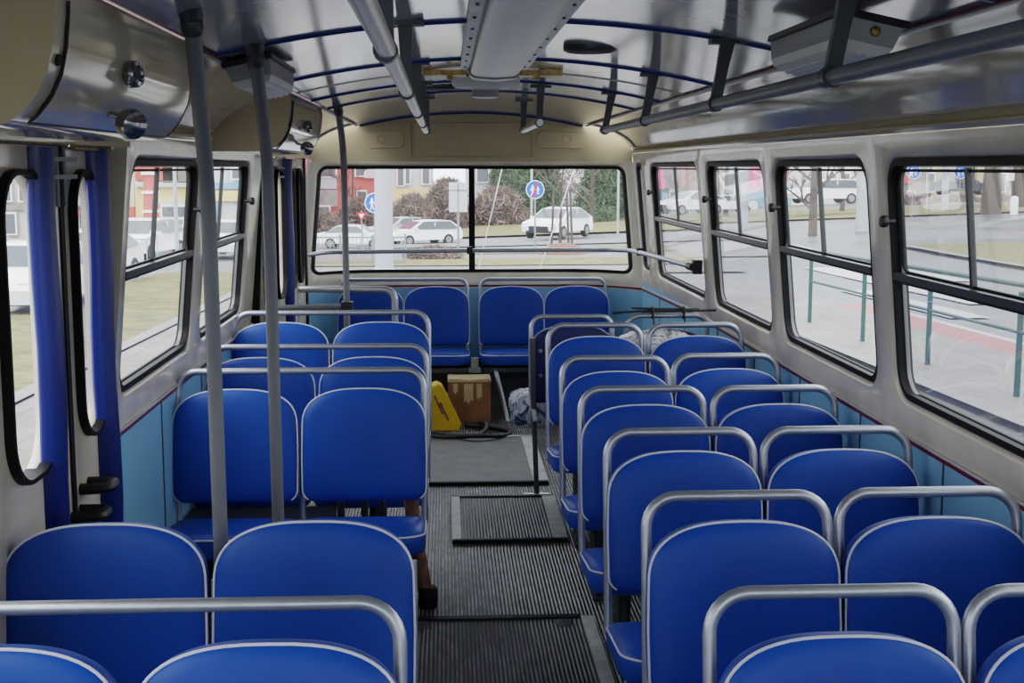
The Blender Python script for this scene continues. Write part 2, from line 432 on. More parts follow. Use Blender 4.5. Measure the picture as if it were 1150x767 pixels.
# left wall with its two door openings
D1 = (2.25, 3.87); D2 = (6.70, 8.86)
wl = MB()
L_BAYS = [(-1.7, .3, -1.5, .2), (.3, 2.25, .45, 2.1), (3.87, 5.14, 3.95, 5.045), (5.14, 6.42, 5.24, 6.315)]
for (a0, a1, h0, h1) in L_BAYS:
    bay(wl, WL, (a0, a1, ZB + .012, ZT), (h0, h1, *WH), .09, 1, 1)
for (a0, a1) in ((-1.7, 2.25), (3.87, 6.70), (8.86, YE)):
    strip_grid(wl, WL, frange(a0, a1, 8), [0, .4, ZB + .012], 0)
for (a0, a1) in ((6.42, 6.70), (8.86, YE)):
    strip_grid(wl, WL, frange(a0, a1, 2), [ZB + .012, 1.3, ZT], 1)
for (a0, a1) in (D1, D2):
    strip_grid(wl, WL, frange(a0, a1, 4), [1.735, ZT], 1)
for (a0, a1) in ((Y0, 2.11), (3.21, 5.21), (6.49, YE)):
    strip_grid(wl, lambda y, i, d: Vector((XC - COVE[int(i)][0], y, COVE[int(i)][1])), frange(a0, a1, 8), list(range(len(COVE))), 2)
wall_l = struct('wall_left', wl, mats_wall, angle=60)

def arch(o): return 2.052 - .095 * (min(abs(o), .8) / .8) ** 2
def topz(o):
    o = abs(o)
    if o <= .8: return arch(o)
    for (a, za), (b, zb) in zip(COVE, COVE[1:]):
        if b <= o <= a: return za + (zb - za) * ((a - o) / (a - b) if a > b else 0)
    return ZT
# rear wall
we = MB()
bay(we, WE, (-1.2, 1.2, .825, 1.70), (-1.145, 1.145, .905, 1.668), .06, 1, 1, sub=24, depth=.04)
strip_grid(we, WE, frange(-1.2, 1.2, 24), [0, .3, .79], 0)
strip_grid(we, WE, frange(-1.2, 1.2, 24), [.79, .825], 1)
OO = frange(-1.2, 1.2, 48)
tops = [max(1.70, topz(min(abs(o) * off(1.8) / 1.2, 1.116))) for o in OO]
vs = []
for t in (0, 1):
    for o, zt in zip(OO, tops):
        z = 1.70 if t == 0 else zt + .02
        p = WE(o, z, 0); p.x = XC + o * off(1.75) / 1.2; vs.append(p)
n = len(OO); we.add(vs, [(i, i + 1, n + i + 1, n + i) for i in range(n - 1)], 2)
struct('wall_rear', we, [M['panel_blue'], M['frame_cream'], M['cream_dull']], angle=60)
# front wall with the big windscreen opening (behind the viewer)
def WF(o, z, d): return Vector((XC + o * off(z) / 1.2, Y0 - d, z))
wf = MB()
bay(wf, WF, (-1.2, 1.2, .7, 1.9), (-1.12, 1.12, .78, 1.84), .1, 0, 0)
strip_grid(wf, WF, [-1.2, 1.2], [0, .7], 0)
strip_grid(wf, WF, [-1.2, 1.2], [1.9, 2.1], 0)
struct('wall_front', wf, M['cream'])
# ceiling
ce = MB()
strip_grid(ce, lambda y, o, d: Vector((XC + o, y, arch(o))), frange(Y0, 9.42, 24), frange(-.8, .8, 24))
struct('ceiling', ce, M['ceil'])
# outer roof skin, so that daylight only enters through the windows
# floor
fl = MB(); fl.add([(XC - 1.2, Y0, 0), (XC + 1.2, Y0, 0), (XC + 1.2, 9.4, 0), (XC - 1.2, 9.4, 0)], [(0, 1, 2, 3)])
struct('floor', fl, M['floor'], smooth=False)

# trims: ceiling ribs, cove beads, belt lines, panel seams
tn = 0
def trim(mb, m, **k):
    global tn; tn += 1
    return struct('trim_%d' % tn, mb, m, **k)
for yy in (-.1, 1.1, 2.32, 3.53, 4.75, 5.95, 6.75):
    t = MB()
    rs = []
    for o in frange(-.79, .79, 28):
        z = arch(o)
        rs.append([Vector((XC + o, yy - .011, z)), Vector((XC + o, yy - .006, z - .008)), Vector((XC + o, yy + .006, z - .008)), Vector((XC + o, yy + .011, z))])
    t.rings(rs); trim(t, M['rib'])
for yy in (5.36,):
    t = MB(); rs = []
    for o in frange(-.79, .79, 28):
        z = arch(o); rs.append([Vector((XC + o, yy - .008, z)), Vector((XC + o, yy - .004, z - .004)), Vector((XC + o, yy + .004, z - .004)), Vector((XC + o, yy + .008, z))])
    t.rings(rs); trim(t, M['white_trim'])
t = MB(); t.tube([(XC + o, yr(o) - .012, arch(o) - .004) for o in frange(-.8, .8, 24)], .008, 8); trim(t, M['rib'])
for sgn in (-1, 1):
    t = MB()
    t.tube([(XC + sgn * .81, y, 1.952) for y in frange(Y0, 9.2, 10)], .008, 8, mi=0)
    t.tube([(XC + sgn * .797, y, 1.951) for y in frange(Y0, 9.2, 10)], .004, 8, mi=1)
    trim(t, [M['white_trim'], M['red_trim']])
    # curved seam where the cove meets the rear panel
    t = MB(); t.tube([(XC + sgn * (a - .004), 8.78 + (1.12 - a) * .45, b - .003) for a, b in COVE[3:]], .006, 6); trim(t, M['white_trim'])
def belt(fn, y0, y1):
    t = MB(); n = 24
    for (z0, z1, dd, mi) in ((-.010, .002, .007, 0), (.004, .012, .010, 1)):
        rs = []
        for y in frange(y0, y1, n):
            z = beltz(y); rs.append([fn(y, z + z0, 0), fn(y, z + z1, 0), fn(y, z + z1, -dd), fn(y, z + z0, -dd)])
        t.rings(rs, mi)
    trim(t, [M['red_trim'], M['white_trim']])
belt(WR, Y0, YE); belt(WL, 3.88, 6.70)
t = MB()
for (z0, z1, dd, mi) in ((.800, .812, .007, 0), (.814, .820, .009, 1)):
    t.rings([[WE(o, z0, 0), WE(o, z1, 0), WE(o, z1, -dd), WE(o, z0, -dd)] for o in frange(-1.19, 1.19, 30)], mi)
trim(t, [M['red_trim'], M['white_trim']])
for fn, ys in ((WR, (1.3, 2.05, 2.75, 3.47, 4.2, 4.95, 5.7, 6.5, 7.4, 8.3)), (WL, (4.55, 5.3, 6.05))):
    for y in ys:
        t = MB(); fbox(t, fn, y - .004, y + .004, .05, beltz(y) - .012, .002, -.004); trim(t, M['grey_panel'])
t = MB()
for o in (-.9, .62): t.rings([[WE(o - .004, z, 0), WE(o + .004, z, 0), WE(o + .004, z, -.003), WE(o - .004, z, -.003)] for z in (.1, .79)])
trim(t, M['grey_panel'])
# header beads over the windows
for sgn in (-1, 1):
    t = MB(); t.tube([(XC + sgn * 1.108, y, 1.772) for y in frange(Y0, YE, 6)], .006, 6)
    t.tube([(XC + sgn * 1.100, y, 1.803) for y in frange(Y0, YE, 6)], .005, 6); trim(t, M['cream_dull'])
# rear upper panel: pressed access panels
t = MB()
def on_rear(o, z, d=-.004):
    p = WE(o, z, d); p.x = XC + o; return p
def outline(a0, a1, b0, b1, r):
    return [p for arc in rrect(a0, a1, b0, b1, r) for p in arc]
for (a0, a1, b0, b1, r) in ((-.80, -.485, 1.80, 1.915, .045), (.475, .90, 1.80, 1.915, .045), (-.44, .44, 1.735, 1.975, .012), (-.445, -.43, 1.735, 1.97, .004)):
    t.tube([on_rear(*p) for p in outline(a0, a1, b0, b1, r)], .0045, 6, closed=True)
for o in (-.645, .69):
    t.tube([on_rear(o + .030 * math.cos(a), 1.86 + .030 * math.sin(a)) for a in frange(0, 2 * PI, 20)[:-1]], .005, 6, closed=True)
trim(t, M['cream_dull'])

# ------------------------------------------------------------------ windows
wn = 0
def side_window(fn, h0, h1, latch_far=True, divider=.5, plain=False):
    global wn; wn += 1
    w = struct('window_%d' % wn)
    h = (h0, h1, WH[0], WH[1]); r = .09 if not plain else .05
    mb = MB(); ring_frame(mb, fn, h, r, .020, .008, .05)
    part('rubber_seal', mb, M['rubber'], w)
    mb = MB(); ring_frame(mb, fn, (h0 + .016, h1 - .016, WH[0] + .012, WH[1] - .016), r - .014, .008, .030, .042)
    part('metal_frame', mb, M['winmetal'], w)
    e = .03; zs = 1.335
    mb = MB()
    loop = [fn(*p, .036) for arc in rrect(h0 + .02, h1 - .02, WH[0] + .02, WH[1] - .02, r - .02) for p in arc]
    mb.add(loop, [tuple(range(len(loop)))])
    part('pane', mb, M['glass'], w, smooth=False)
    if plain: return w
    mb = MB(); fbox(mb, fn, h0 + .018, h1 - .018, zs - .011, zs + .011, .005, .045, mi=0)
    fbox(mb, fn, h0 + .018, h1 - .018, zs - .020, zs - .011, .012, .040, mi=1)
    part('sash_bar', mb, [M['sash'], M['rubber']], w)
    yd = h0 + (h1 - h0) * divider
    mb = MB(); fbox(mb, fn, yd - .009, yd + .009, zs + .012, WH[1] - .025, .026, .040)
    part('divider', mb, M['sash'], w)
    # inner sliding-light edges
    mb = MB(); ring_frame(mb, fn, (h0 + .030, h1 - .030, zs + .010, WH[1] - .03), .04, .008, .030, .040)
    part('sliding_sash', mb, M['rubber'], w)
    yk = h1 - .045 if latch_far else h0 + .045
    c = fn(yk, 1.50, .01); inward = (fn(yk, 1.5, -1) - fn(yk, 1.5, 0)).normalized()
    mb = MB(); mb.lathe([(.008, 0), (.008, .02), (.016, .024), (.019, .034), (.016, .044), (.004, .047)], c, inward, 14)
    part('latch_knob', mb, M['black'], w)
    return w
for (a0, a1, h0, h1) in R_BAYS[:-1]: side_window(WR, h0, h1, True, .53)
side_window(WR, 8.68, 8.97, plain=True)
for (a0, a1, h0, h1) in L_BAYS: side_window(WL, h0, h1, True, .44)
# rear window
wn += 1; w = struct('window_%d' % wn)
mb = MB(); ring_frame(mb, WE, (-1.145, 1.145, .905, 1.668), .06, .020, .004, .035, sub=24)
part('rubber_seal', mb, M['rubber'], w)
mb = MB(); fbox(mb, WE, -.022, .022, .92, 1.655, -.004, .035); part('mullion', mb, M['rubber'], w)
for s0, s1 in ((-1.13, -.02), (.02, 1.13)):
    mb = MB(); strip_grid(mb, WE, frange(s0, s1, 16), [.918, 1.656], d=.02); part('pane', mb, M['glass'], w)
# windscreen
wn += 1; w = struct('window_%d' % wn)
mb = MB(); strip_grid(mb, WF, [-1.12, 1.12], [.78, 1.84], d=.03); part('pane', mb, M['glass'], w, smooth=False)

# ------------------------------------------------------------------ folding doors
DX = [-1.0]
def WD(y, z, d): return Vector((DX[0] - d, y, z))
def door_leaf(door, y0, y1, h0, h1, guard, zg=(.05, 1.71), handle=False):
    fn = WD
    mb2 = MB()
    bay(mb2, fn, (y0, y1, .03, 1.715), (h0, h1, .925, 1.645), min(.12, (h1 - h0) / 2 - .002), 0, 0, depth=.03, bevel=.01)
    fbox(mb2, fn, y0 - .002, y0 + .004, .03, 1.715, 0, .03); fbox(mb2, fn, y1 - .004, y1 + .002, .03, 1.715, 0, .03)
    leaf = part('door_leaf', mb2, M['frame_cream'], door)
    mb = MB(); rr = min(.12, (h1 - h0) / 2 - .002)
    ring_frame(mb, fn, (h0 - .004, h1 + .016, .915, 1.655), rr + .004, .012, -.022, .03)
    part('rubber_seal', mb, M['rubber'], leaf)
    mb = MB(); lp = [fn(*p, .015) for arc in rrect(h0, h1, .925, 1.645, rr) for p in arc]; mb.add(lp, [tuple(range(len(lp)))])
    part('pane', mb, M['glass'], leaf, smooth=False)
    if guard:
        mb = MB(); rs = []
        for z in frange(zg[0], zg[1], 10):
            wob = .004 * math.sin(z * 9 + guard * 7)
            c = WD(guard, z, -.004 - wob)
            rs.append([c + Vector((.050 * math.cos(a) * (1 if math.cos(a) > 0 else .3), .036 * math.sin(a), 0)) for a in frange(0, 2 * PI, 18)[:-1]])
        mb.rings(rs); part('hinge_guard', mb, M['vinyl_guard'], leaf, 'blue padded vinyl hinge guard')
    return leaf
dr = struct('door_1')
door_leaf(dr, 2.27, 2.70, 2.36, 2.58, None)
door_leaf(dr, 2.74, 3.41, 2.93, 3.24, 3.215)
door_leaf(dr, 3.452, 3.85, 3.505, 3.725, 3.72)
for y0_, y1_ in ((3.415, 3.448), (3.85, 3.868)):
    mb = MB(); fbox(mb, WD, y0_, y1_, .03, 1.72, -.004, .05); part('door_post', mb, M['rubber'], dr)
mb = MB(); mb.tube([WD(2.3, 1.722, -.03), WD(3.40, 1.722, -.03)], .010, 8); mb.tube([WD(3.46, 1.712, -.03), WD(3.82, 1.712, -.03)], .009, 8)
part('header_rod', mb, M['brass'], dr, 'worn brass rod')
mb = MB()
for y in (3.37, 3.435): mb.tube([WD(y, 1.56, -.012), WD(y, 1.72, -.012)], .006, 8)
for z in (1.63, 1.675): fbox(mb, WD, 3.32, 3.53, z, z + .012, -.02, .0)
part('linkage', mb, M['galv'], dr)
for (y, z) in ((3.44, .735), (3.53, .79)):
    mb = MB(); mb.tube(fillet([WD(y - .04, z, -.0), WD(y - .04, z + .003, -.075), WD(y + .04, z, -.075), WD(y + .04, z, -.0)], .015), .016, 8)
    part('handle', mb, M['black'], dr)
mb = MB(); mb.box((-.99, 3.06, 1.735), (.14, 1.62, .035)); part('header', mb, M['cream'], dr)
# jamb between the upright leaves and the sloping wall
mb = MB(); mb.add([WL(3.87, .0, 0), WL(3.87, .85, 0), WL(3.87, 1.735, 0), WD(3.87, 1.735, .05), WD(3.87, 0, .05)], [(0, 1, 2, 3, 4)]); part('jamb', mb, M['frame_cream'], dr)
dr = struct('door_2'); DX[0] = -.95
door_leaf(dr, 6.73, 7.12, 6.80, 7.02, None)
door_leaf(dr, 7.15, 7.72, 7.26, 7.60, 7.70)
door_leaf(dr, 7.86, 8.22, 7.90, 8.12, None)
door_leaf(dr, 8.24, 8.78, 8.32, 8.55, None)
mb = MB(); fbox(mb, WD, 8.78, 8.86, .03, 1.72, -.01, .05); part('door_post', mb, M['rubber'], dr)
mb = MB(); fbox(mb, WD, 7.74, 7.85, .03, 1.72, .0, .05); part('door_post', mb, M['rubber'], dr)
mb = MB(); fbox(mb, WL, 6.70, 6.73, .03, 1.72, .0, .05); part('door_post', mb, M['rubber'], dr)
mb = MB(); mb.box((-.965, 7.78, 1.735), (.12, 2.16, .035)); part('header', mb, M['cream'], dr)
mb = MB()
for z in (1.60, 1.65): fbox(mb, WD, 7.3, 7.62, z, z + .012, -.02, .01)
part('linkage', mb, M['galv'], dr)

# ------------------------------------------------------------------ seats
def full_outline(w, h, b=.145, rb=.045, n=9):
    """outline of a backrest, origin bottom centre: near-elliptical crown, tight bottom corners."""
    rt = []; hw = w / 2
    for i in range(n + 1):
        a = -PI / 2 + PI / 2 * i / n; rt.append((hw - rb + rb * math.cos(a), rb + rb * math.sin(a)))
    rt.append((hw + .002, h * .38)); rt.append((hw + .001, h * .52))
    m = 14; e = 2.65
    for i in range(m):
        a = PI / 2 * i / m; rt.append((hw * math.cos(a) ** (2 / e), h - b + b * math.sin(a) ** (2 / e)))
    left = [(-u, v) for u, v in reversed(rt)]
    bot = [(-(hw - rb) + (w - 2 * rb) * k / 6, 0) for k in range(1, 6)]
    return rt + [(0, h)] + left + bot

def pad_mesh(name, outl, thick, dome, m, cy):
    """cushion whose front faces -Y; outline in (x,z), w goes from 0 (back) to -thick (front rim) with a domed front."""
    mb = MB()
    def ring(k, y):
        return [Vector((u * k, y, cy + (v - cy) * k)) for u, v in outl]
    rs = [ring(.90, 0), ring(.975, -.006), ring(1.0, -.018), ring(1.004, -thick * .6), ring(.998, -thick + .004), ring(.985, -thick - .002), ring(.95, -thick - dome * .42), ring(.88, -thick - dome * .68), ring(.75, -thick - dome * .87), ring(.5, -thick - dome * .97), ring(.22, -thick - dome)]
    mb.rings(rs)
    return mb.mesh(name, m, angle=50)
def piping_mesh(name, outl, thick, cy, r=.0033, k=.996):
    pts = outl[3:-8]
    mb = MB(); mb.tube([(u * k, -thick, cy + (v - cy) * k) for u, v in pts], r, 6)
    return mb.mesh(name, M['piping'])

TILT = math.radians(8)
def back_set(w, h=.415):
    o = full_outline(w, h)
    return pad_mesh('backrest', o, .058, .020, M['vinyl'], h * .5), piping_mesh('piping', o, .058, h * .5), pad_mesh('backrest', o, .058, .004, M['vinyl_shaded'], h * .5)
BACK_S = back_set(.440, .397); BACK_D = back_set(.458, .418)
def cushion_outline(w, dp, rf=.10, rb=.03, n=8):
    pts = []
    for (cx, cy_, st, r) in ((w / 2 - rf, rf, -PI / 2, rf), (w / 2 - rb, dp - rb, 0, rb), (-w / 2 + rb, dp - rb, PI / 2, rb), (-w / 2 + rf, rf, PI, rf)):
        for i in range(n + 1):
            a = st + PI / 2 * i / n; pts.append((cx + r * math.cos(a), cy_ + r * math.sin(a)))
    return pts
def cushion_set(w, dp=.40):
    o = cushion_outline(w, dp); cc = dp * .5
    mb = MB()
    def ring(k, z): return [Vector((u * k, cc + (v - cc) * k, z)) for u, v in o]
    mb.rings([ring(.86, -.068), ring(.97, -.064), ring(1.0, -.050), ring(1.008, -.02), ring(.998, .0), ring(.975, .008), ring(.92, .016), ring(.8, .023), ring(.55, .029), ring(.25, .031)])
    me = mb.mesh('cushion', M['vinyl'], angle=50)
    p = MB(); p.tube([(u * .999, cc + (v - cc) * .999, .002) for u, v in o], .0033, 6, closed=True)
    return me, p.mesh('piping', M['piping'])
CUSH_S = cushion_set(.445); CUSH_D = cushion_set(.455)

ZH = .902    # axis of the hoop's top tube
def leg_y(z): return -(ZH - z) * math.tan(TILT)
def hoop_path(w, zh, foot=.0, r=.065):
    hw = w / 2 - .0125
    lp = lambda x, z: Vector((x, leg_y(z) if z < zh else 0, z))
    return fillet([lp(-hw, foot), Vector((-hw, 0, zh)), Vector((hw, 0, zh)), lp(hw, foot)], r, 7)
def frame_mesh(w, zh=ZH, hoop=True, mids=(), dz=0):
    mb = MB(); hw = w / 2 - .0125
    if hoop: mb.tube(hoop_path(w, zh, .33 + dz, .072), .0128, 12)
    else:
        for x in (-hw, hw): mb.tube([(x, leg_y(.33), .33), (x, leg_y(.74), .74)], .0128, 12)
    for x in mids: mb.tube([(x, leg_y(.05) + .01, .0), (x, leg_y(.7) + .01, .70)], .012, 10)
    mb.tube([(-hw, leg_y(.34), .338 + dz), (hw, leg_y(.34), .338 + dz)], .011, 8)
    return mb.mesh('frame', M['tube'])
def pedestal_mesh(w, dz=0, feet=(-.09, .10)):
    mb = MB(); z = .322 + dz
    mb.box((0, -.27, z), (w - .08, .05, .03)); mb.box((0, -.12, z), (w - .08, .05, .03))
    for x in feet:
        mb.box((x, -.22, z - .005), (.03, .36, .03))
        mb.tube(fillet([(x, -.34, z), (x, -.30, z - .06), (x, -.26, .0)], .03), .016, 8)
        mb.tube(fillet([(x, -.06, z), (x, -.09, z - .06), (x, -.12, .0)], .03), .016, 8)
        mb.box((x, -.19, .006), (.05, .24, .012))
    return mb.mesh('pedestal', M['tube_dark'])
FR_S = frame_mesh(.452); FR_N = frame_mesh(.470, ZH + .004); FR_D = frame_mesh(.945, mids=(0,)); FR_D0 = frame_mesh(.945, hoop=False, mids=(0,))
FR_SR = frame_mesh(.452, ZH + .047, dz=.047); FR_DR = frame_mesh(.945, ZH + .07, mids=(0,), dz=.07)
PD_S = pedestal_mesh(.44); PD_SR = pedestal_mesh(.44, .047); PD_D = pedestal_mesh(.93, 0, (-.28, .24)); PD_DR = pedestal_mesh(.93, .06, (-.28, .24))
BRK = MB(); BRK.tube(fillet([(-.19, -.10, .335), (-.19, -.36, .318), (-.19, -.40, .34)], .03), .016, 10); BRK2 = MB(); BRK2.tube(fillet([(.19, -.10, .335), (.19, -.36, .318), (.19, -.40, .34)], .03), .016, 10)
BRK = BRK.mesh('bracket', M['tube_dark']); BRK2 = BRK2.mesh('bracket', M['tube_dark'])

def fill_seat(t, xs, BK, CU, dz=0, back_z=.460, cz=.396):
    for x in xs:
        b = link('backrest', BK[0], t, (x, leg_y(back_z + .0) - .012, back_z + dz), (-TILT, 0, 0))
        link('piping', BK[1], b)
        c = link('cushion', CU[0], t, (x, -.485, cz + dz), (math.radians(-6.5), 0, 0))
        link('piping', CU[1], c)
        link('bracket', BRK, t, (x, 0, dz)); link('bracket', BRK2, t, (x, 0, dz))
def single(x, y, label, group, dz=0):
    t = thing('bus_seat', label, 'seat', (x, y, 0), 0, group)
    link('frame', FR_N if y < 2.5 and x < 1 else FR_S if dz == 0 else FR_SR, t); link('pedestal', PD_S if dz == 0 else PD_SR, t)
    fill_seat(t, [0], BACK_S, CUSH_S, dz, .450 if y < 2.5 else .460)
    return t
ords = ['nearest', 'second nearest', 'third nearest', 'fourth nearest', 'fifth nearest', 'sixth nearest']
RY = [2.205, 2.905, 3.64, 4.365, 5.09, 5.80]
for i, y in enumerate(RY):
    single(.688 if i == 0 else .674, y, 'blue padded bus seat with silver hoop, right of the aisle edge, %s row' % ords[i], 'single blue seats along the right of the aisle', .047 if i == 5 else 0)
WY = [2.205, 2.915, 3.64, 4.355, 5.135, 5.79]
for i, y in enumerate(WY):
    single(1.151 if i == 0 else 1.131, y, 'blue padded bus seat with silver hoop under the right windows, %s row' % ords[i], 'single blue seats under the right windows', .047 if i == 5 else 0)
def double(y, label, fr=FR_D, dz=0, x=-.545, bz=.425):
    t = thing('double_bus_seat', label, 'seat', (x, y, 0), 0, 'double blue seats left of the aisle')
    link('frame', fr, t); link('pedestal', PD_D if dz == 0 else PD_DR, t)
    fill_seat(t, (-.2375, .2375), BACK_D, CUSH_D, dz, bz, .388)
    return t
double(2.20, 'double blue bus seat with one wide hoop, left foreground, cut by the bottom edge', bz=.436)
double(2.985, 'double blue bus seat without any hoop, left side beside the front door', FR_D0, bz=.431)
dseat = double(4.83, 'double blue bus seat behind the two grey poles, brown pipe leg beneath')
double(5.49, 'double blue bus seat in the middle of three left rows behind the poles', bz=.446)
double(6.17, 'double blue bus seat left of aisle, farthest back of the hooped rows', FR_DR, .06, bz=.453)
# brown pipe leg of the seat behind the poles
mb = MB(); mb.tube([(.405, -.02, .41), (.425, -.04, .25), (.462, -.07, .04)], .028, 12)
part('pipe_leg', mb, M['rust'], dseat, 'rusty brown pipe leg')
mb = MB(); mb.lathe([(.034, 0), (.038, .02), (.036, .07), (.030, .08)], (.468, -.075, 0), n=16); part('rubber_foot', mb, M['rubber'], dseat)
mb = MB()
for x in (.13, .22, .29): mb.tube([(x, .02, 0), (x + .01, .0, .40)], .014, 8)
part('support_legs', mb, M['tube_dark'], dseat)

mb = MB(); mb.box((-.17, .02, .17), (.56, .26, .34)); part('dark_filler', mb, M['black'], dseat, 'black box added for the dark under the seat')  # added black filler standing in for the darkness below the pads
# rear-facing wrapped seat on one post
t = thing('folding_seat', 'rear-facing seat with plastic wrapped cushion on a single dark post', 'seat', (.64, 6.50, 0))
mb = MB()
hw = .208
mb.tube(fillet([(-.19, -.06, .38), (-hw, 0, .5), (-hw, .03, .905), (hw, .03, .905), (hw, 0, .38)], .06), .0128, 12)
part('frame', mb, M['tube'], t)
mb = MB(); mb.tube([(-.195, -.035, .36), (-.185, -.09, .012)], .0125, 10); mb.tube([(-.205, -.01, .80), (-.195, -.035, .36)], .0145, 10); part('post', mb, M['tube_dark'], t)
mb = MB(); mb.lathe([(.03, 0), (.03, .008), (.016, .014)], (-.185, -.09, 0), n=16); mb.box((-.225, -.09, .006), (.05, .03, .012)); mb.box((-.145, -.09, .006), (.05, .03, .012))
part('foot_plate', mb, M['alu'], t)
b = link('backrest', BACK_S[2], t, (.012, .035, .455), (math.radians(2), 0, PI))
link('piping', BACK_S[1], b)
mb = MB()
for z in (.60, .73): mb.lathe([(.010, 0), (.010, .01), (.004, .014)], (-.16, .028, z), (0, -1, 0), 10)
part('screw', mb, M['galv'], t)
mb = MB(); o = cushion_outline(.50, .42, rf=.09, rb=.05)
R_ = random.Random(3)
def jr(k, z, j): return [Vector((u * k - .05 + R_.uniform(-j, j), .10 + v * k + .21 * (1 - k) + R_.uniform(-j, j), z + R_.uniform(-j, j))) for u, v in o]
mb.rings([jr(.6, .30, .004), jr(.9, .31, .008), jr(1.0, .345, .011), jr(1.02, .39, .012), jr(.97, .432, .010), jr(.8, .462, .008), jr(.4, .468, .004)])
part('cushion', mb, M['plastic_wrap'], t, 'cushion wrapped in crinkled clear plastic', angle=20)
# its neighbour by the window: only hoop and pad show
t = thing('rear_facing_seat', 'rear-facing blue seat by the window with black sticks tied to its hoop', 'seat', (1.135, 6.55, 0))
mb = MB(); mb.tube(fillet([(-.21, .05, 0), (-.21, .0, .905), (.21, .0, .905), (.21, .05, 0)], .07), .0128, 12); part('frame', mb, M['tube'], t)
b = link('backrest', BACK_S[2], t, (.0, .02, .43), (math.radians(2), 0, PI)); link('piping', BACK_S[1], b)
c = link('cushion', CUSH_S[0], t, (0, .5, .41), (0, 0, PI)); link('piping', CUSH_S[1], c)
# wrapped bundle between the two seats
mb = MB(); R_ = random.Random(9)
rs = []
for k, z in ((.85, 0), (.95, .15), (1.0, .4), (1.0, .62), (.97, .72), (.90, .785), (.78, .825), (.6, .85), (.35, .865), (.12, .872)):
    rs.append([Vector((1.03 + .23 * k * math.copysign(abs(math.cos(a)) ** .7, math.cos(a)) + R_.uniform(-.012, .012), 6.22 + .17 * k * math.copysign(abs(math.sin(a)) ** .7, math.sin(a)) + R_.uniform(-.012, .012), max(0, z + (R_.uniform(-.01, .01) if z > 0 else 0)))) for a in frange(0, 2 * PI, 28)[:-1]])
mb.rings(rs)
tag(link('wrapped_bundle', mb.mesh('wrapped_bundle', M['plastic_white'], angle=25)), 'bulky bundle wrapped in milky crinkled plastic between the rear right seats', 'bundle')
# thin black sticks tied on the hoop
t = thing('stick_bundle', 'thin black sticks tied across the rear right window seat hoop', 'sticks', (1.1, 6.53, .915))
for a, b in (((-.25, -.01, .008), (.12, .0, .028)), ((-.10, -.01, .012), (.32, -.01, .02)), ((-.15, .01, .03), (.2, .02, .02))):
    mb = MB(); mb.tube([a, b], .0055, 8); part('stick', mb, M['black'], t)
for x in (-.045, .115):
    mb = MB(); mb.tube([(x, .022 * math.cos(q), .008 + .028 * math.sin(q)) for q in frange(0, 2 * PI, 14)[:-1]], .006, 6, closed=True); mb.tube([(x, -.024, 0), (x + .004, -.028, -.05)], .004, 6); part('tie', mb, M['black'], t)

# rear bench: two double seats facing forward
def bench(xc, label):
    t = thing('rear_bench_seat', label, 'seat', (xc, 9.16, 0), 0, 'rear bench seats along the back wall')
    mb = MB(); w = .925; hw = w / 2 - .0125
    mb.tube(fillet([(-hw, -.06, .33), (-hw, 0, .5), (-hw, .04, .868), (hw, .04, .868), (hw, 0, .5), (hw, -.06, .33)], .06), .0125, 10)
    part('hoop', mb, M['tube'], t)
    for x in (-.232, .232):
        b = link('backrest', BACK_D[0], t, (x, -.055, .405), (math.radians(-6), 0, 0)); link('piping', BACK_D[1], b)
        c = link('cushion', CUSH_D[0], t, (x, -.50, .392), (math.radians(-3), 0, 0)); link('piping', CUSH_D[1], c)
    mb = MB(); mb.box((0, -.30, .292), (.90, .36, .03)); part('seat_base', mb, M['tube_dark'], t)
    for x in (-.36, .14):
        mb = MB(); mb.tube(fillet([(x, -.45, .285), (x, -.56, .285), (x + .07, -.80, 0)], .05), .016, 10); mb.lathe([(.024, 0), (.024, .008), (.016, .014)], (x + .07, -.80, 0), n=14); part('leg', mb, M['tube'], t)
    return t
bench(.693, 'rear bench double seat right of the centre gap, facing forward')
bench(-.298, 'rear bench double seat left of the centre gap, partly behind other hoops')
mb = MB(); mb.box((XC, 8.93, .17), (2.36, .04, .34)); struct('trim_40', mb, M['grey_panel'])
mb = MB(); mb.box((.19, 8.66, .33), (.05, .05, .10)); mb.box((.19, 8.64, .30), (.08, .05, .03)); struct('trim_41', mb, M['galv'])

# ------------------------------------------------------------------ poles and rails
def pole(path, label, extra=None):
    t = thing('grab_pole', label, 'pole', path[0], 0, None)
    base = Vector(path[0])
    mb = MB(); mb.tube([p - base for p in fillet([Vector(p) for p in path], .35, 6)], .0178, 14); part('tube', mb, M['pole'], t)
    top = Vector(path[-1]) - base
    d = (Vector(path[-1]) - Vector(path[-2])).normalized()
    mb = MB(); mb.lathe([(.022, -.075), (.024, -.07), (.024, -.045), (.020, -.04), (.026, -.035), (.026, -.012), (.034, -.008), (.034, .006)], top, d, 16); part('collar', mb, M['tube_dark'], t)
    mb = MB(); mb.box(top + Vector((0, 0, .004)), (.05, .15, .014)); part('ceiling_plate', mb, M['tube_dark'], t)
    mb = MB(); mb.lathe([(.032, 0), (.032, .01), (.020, .016)], (0, 0, 0), n=16); part('foot_plate', mb, M['galv'], t)
    return t
pole([(-.540, 3.04, 0), (-.542, 3.0, 1.62), (-.52, 2.74, 2.0)], 'grey upright grab pole nearest the front door, thickest in view')
pole([(-.495, 3.73, 0), (-.500, 3.70, 1.70), (-.502, 3.50, 1.995)], 'grey upright grab pole second from the front door')
p3 = pole([(-.54, 7.05, 0), (-.545, 7.05, 1.75), (-.56, 6.88, 2.0)], 'grey upright grab pole farthest back, joined to a cross rail')
t = thing('cross_rail', 'short grey horizontal rail from the left wall to the rear pole', 'rail', (-.54, 7.05, .91))
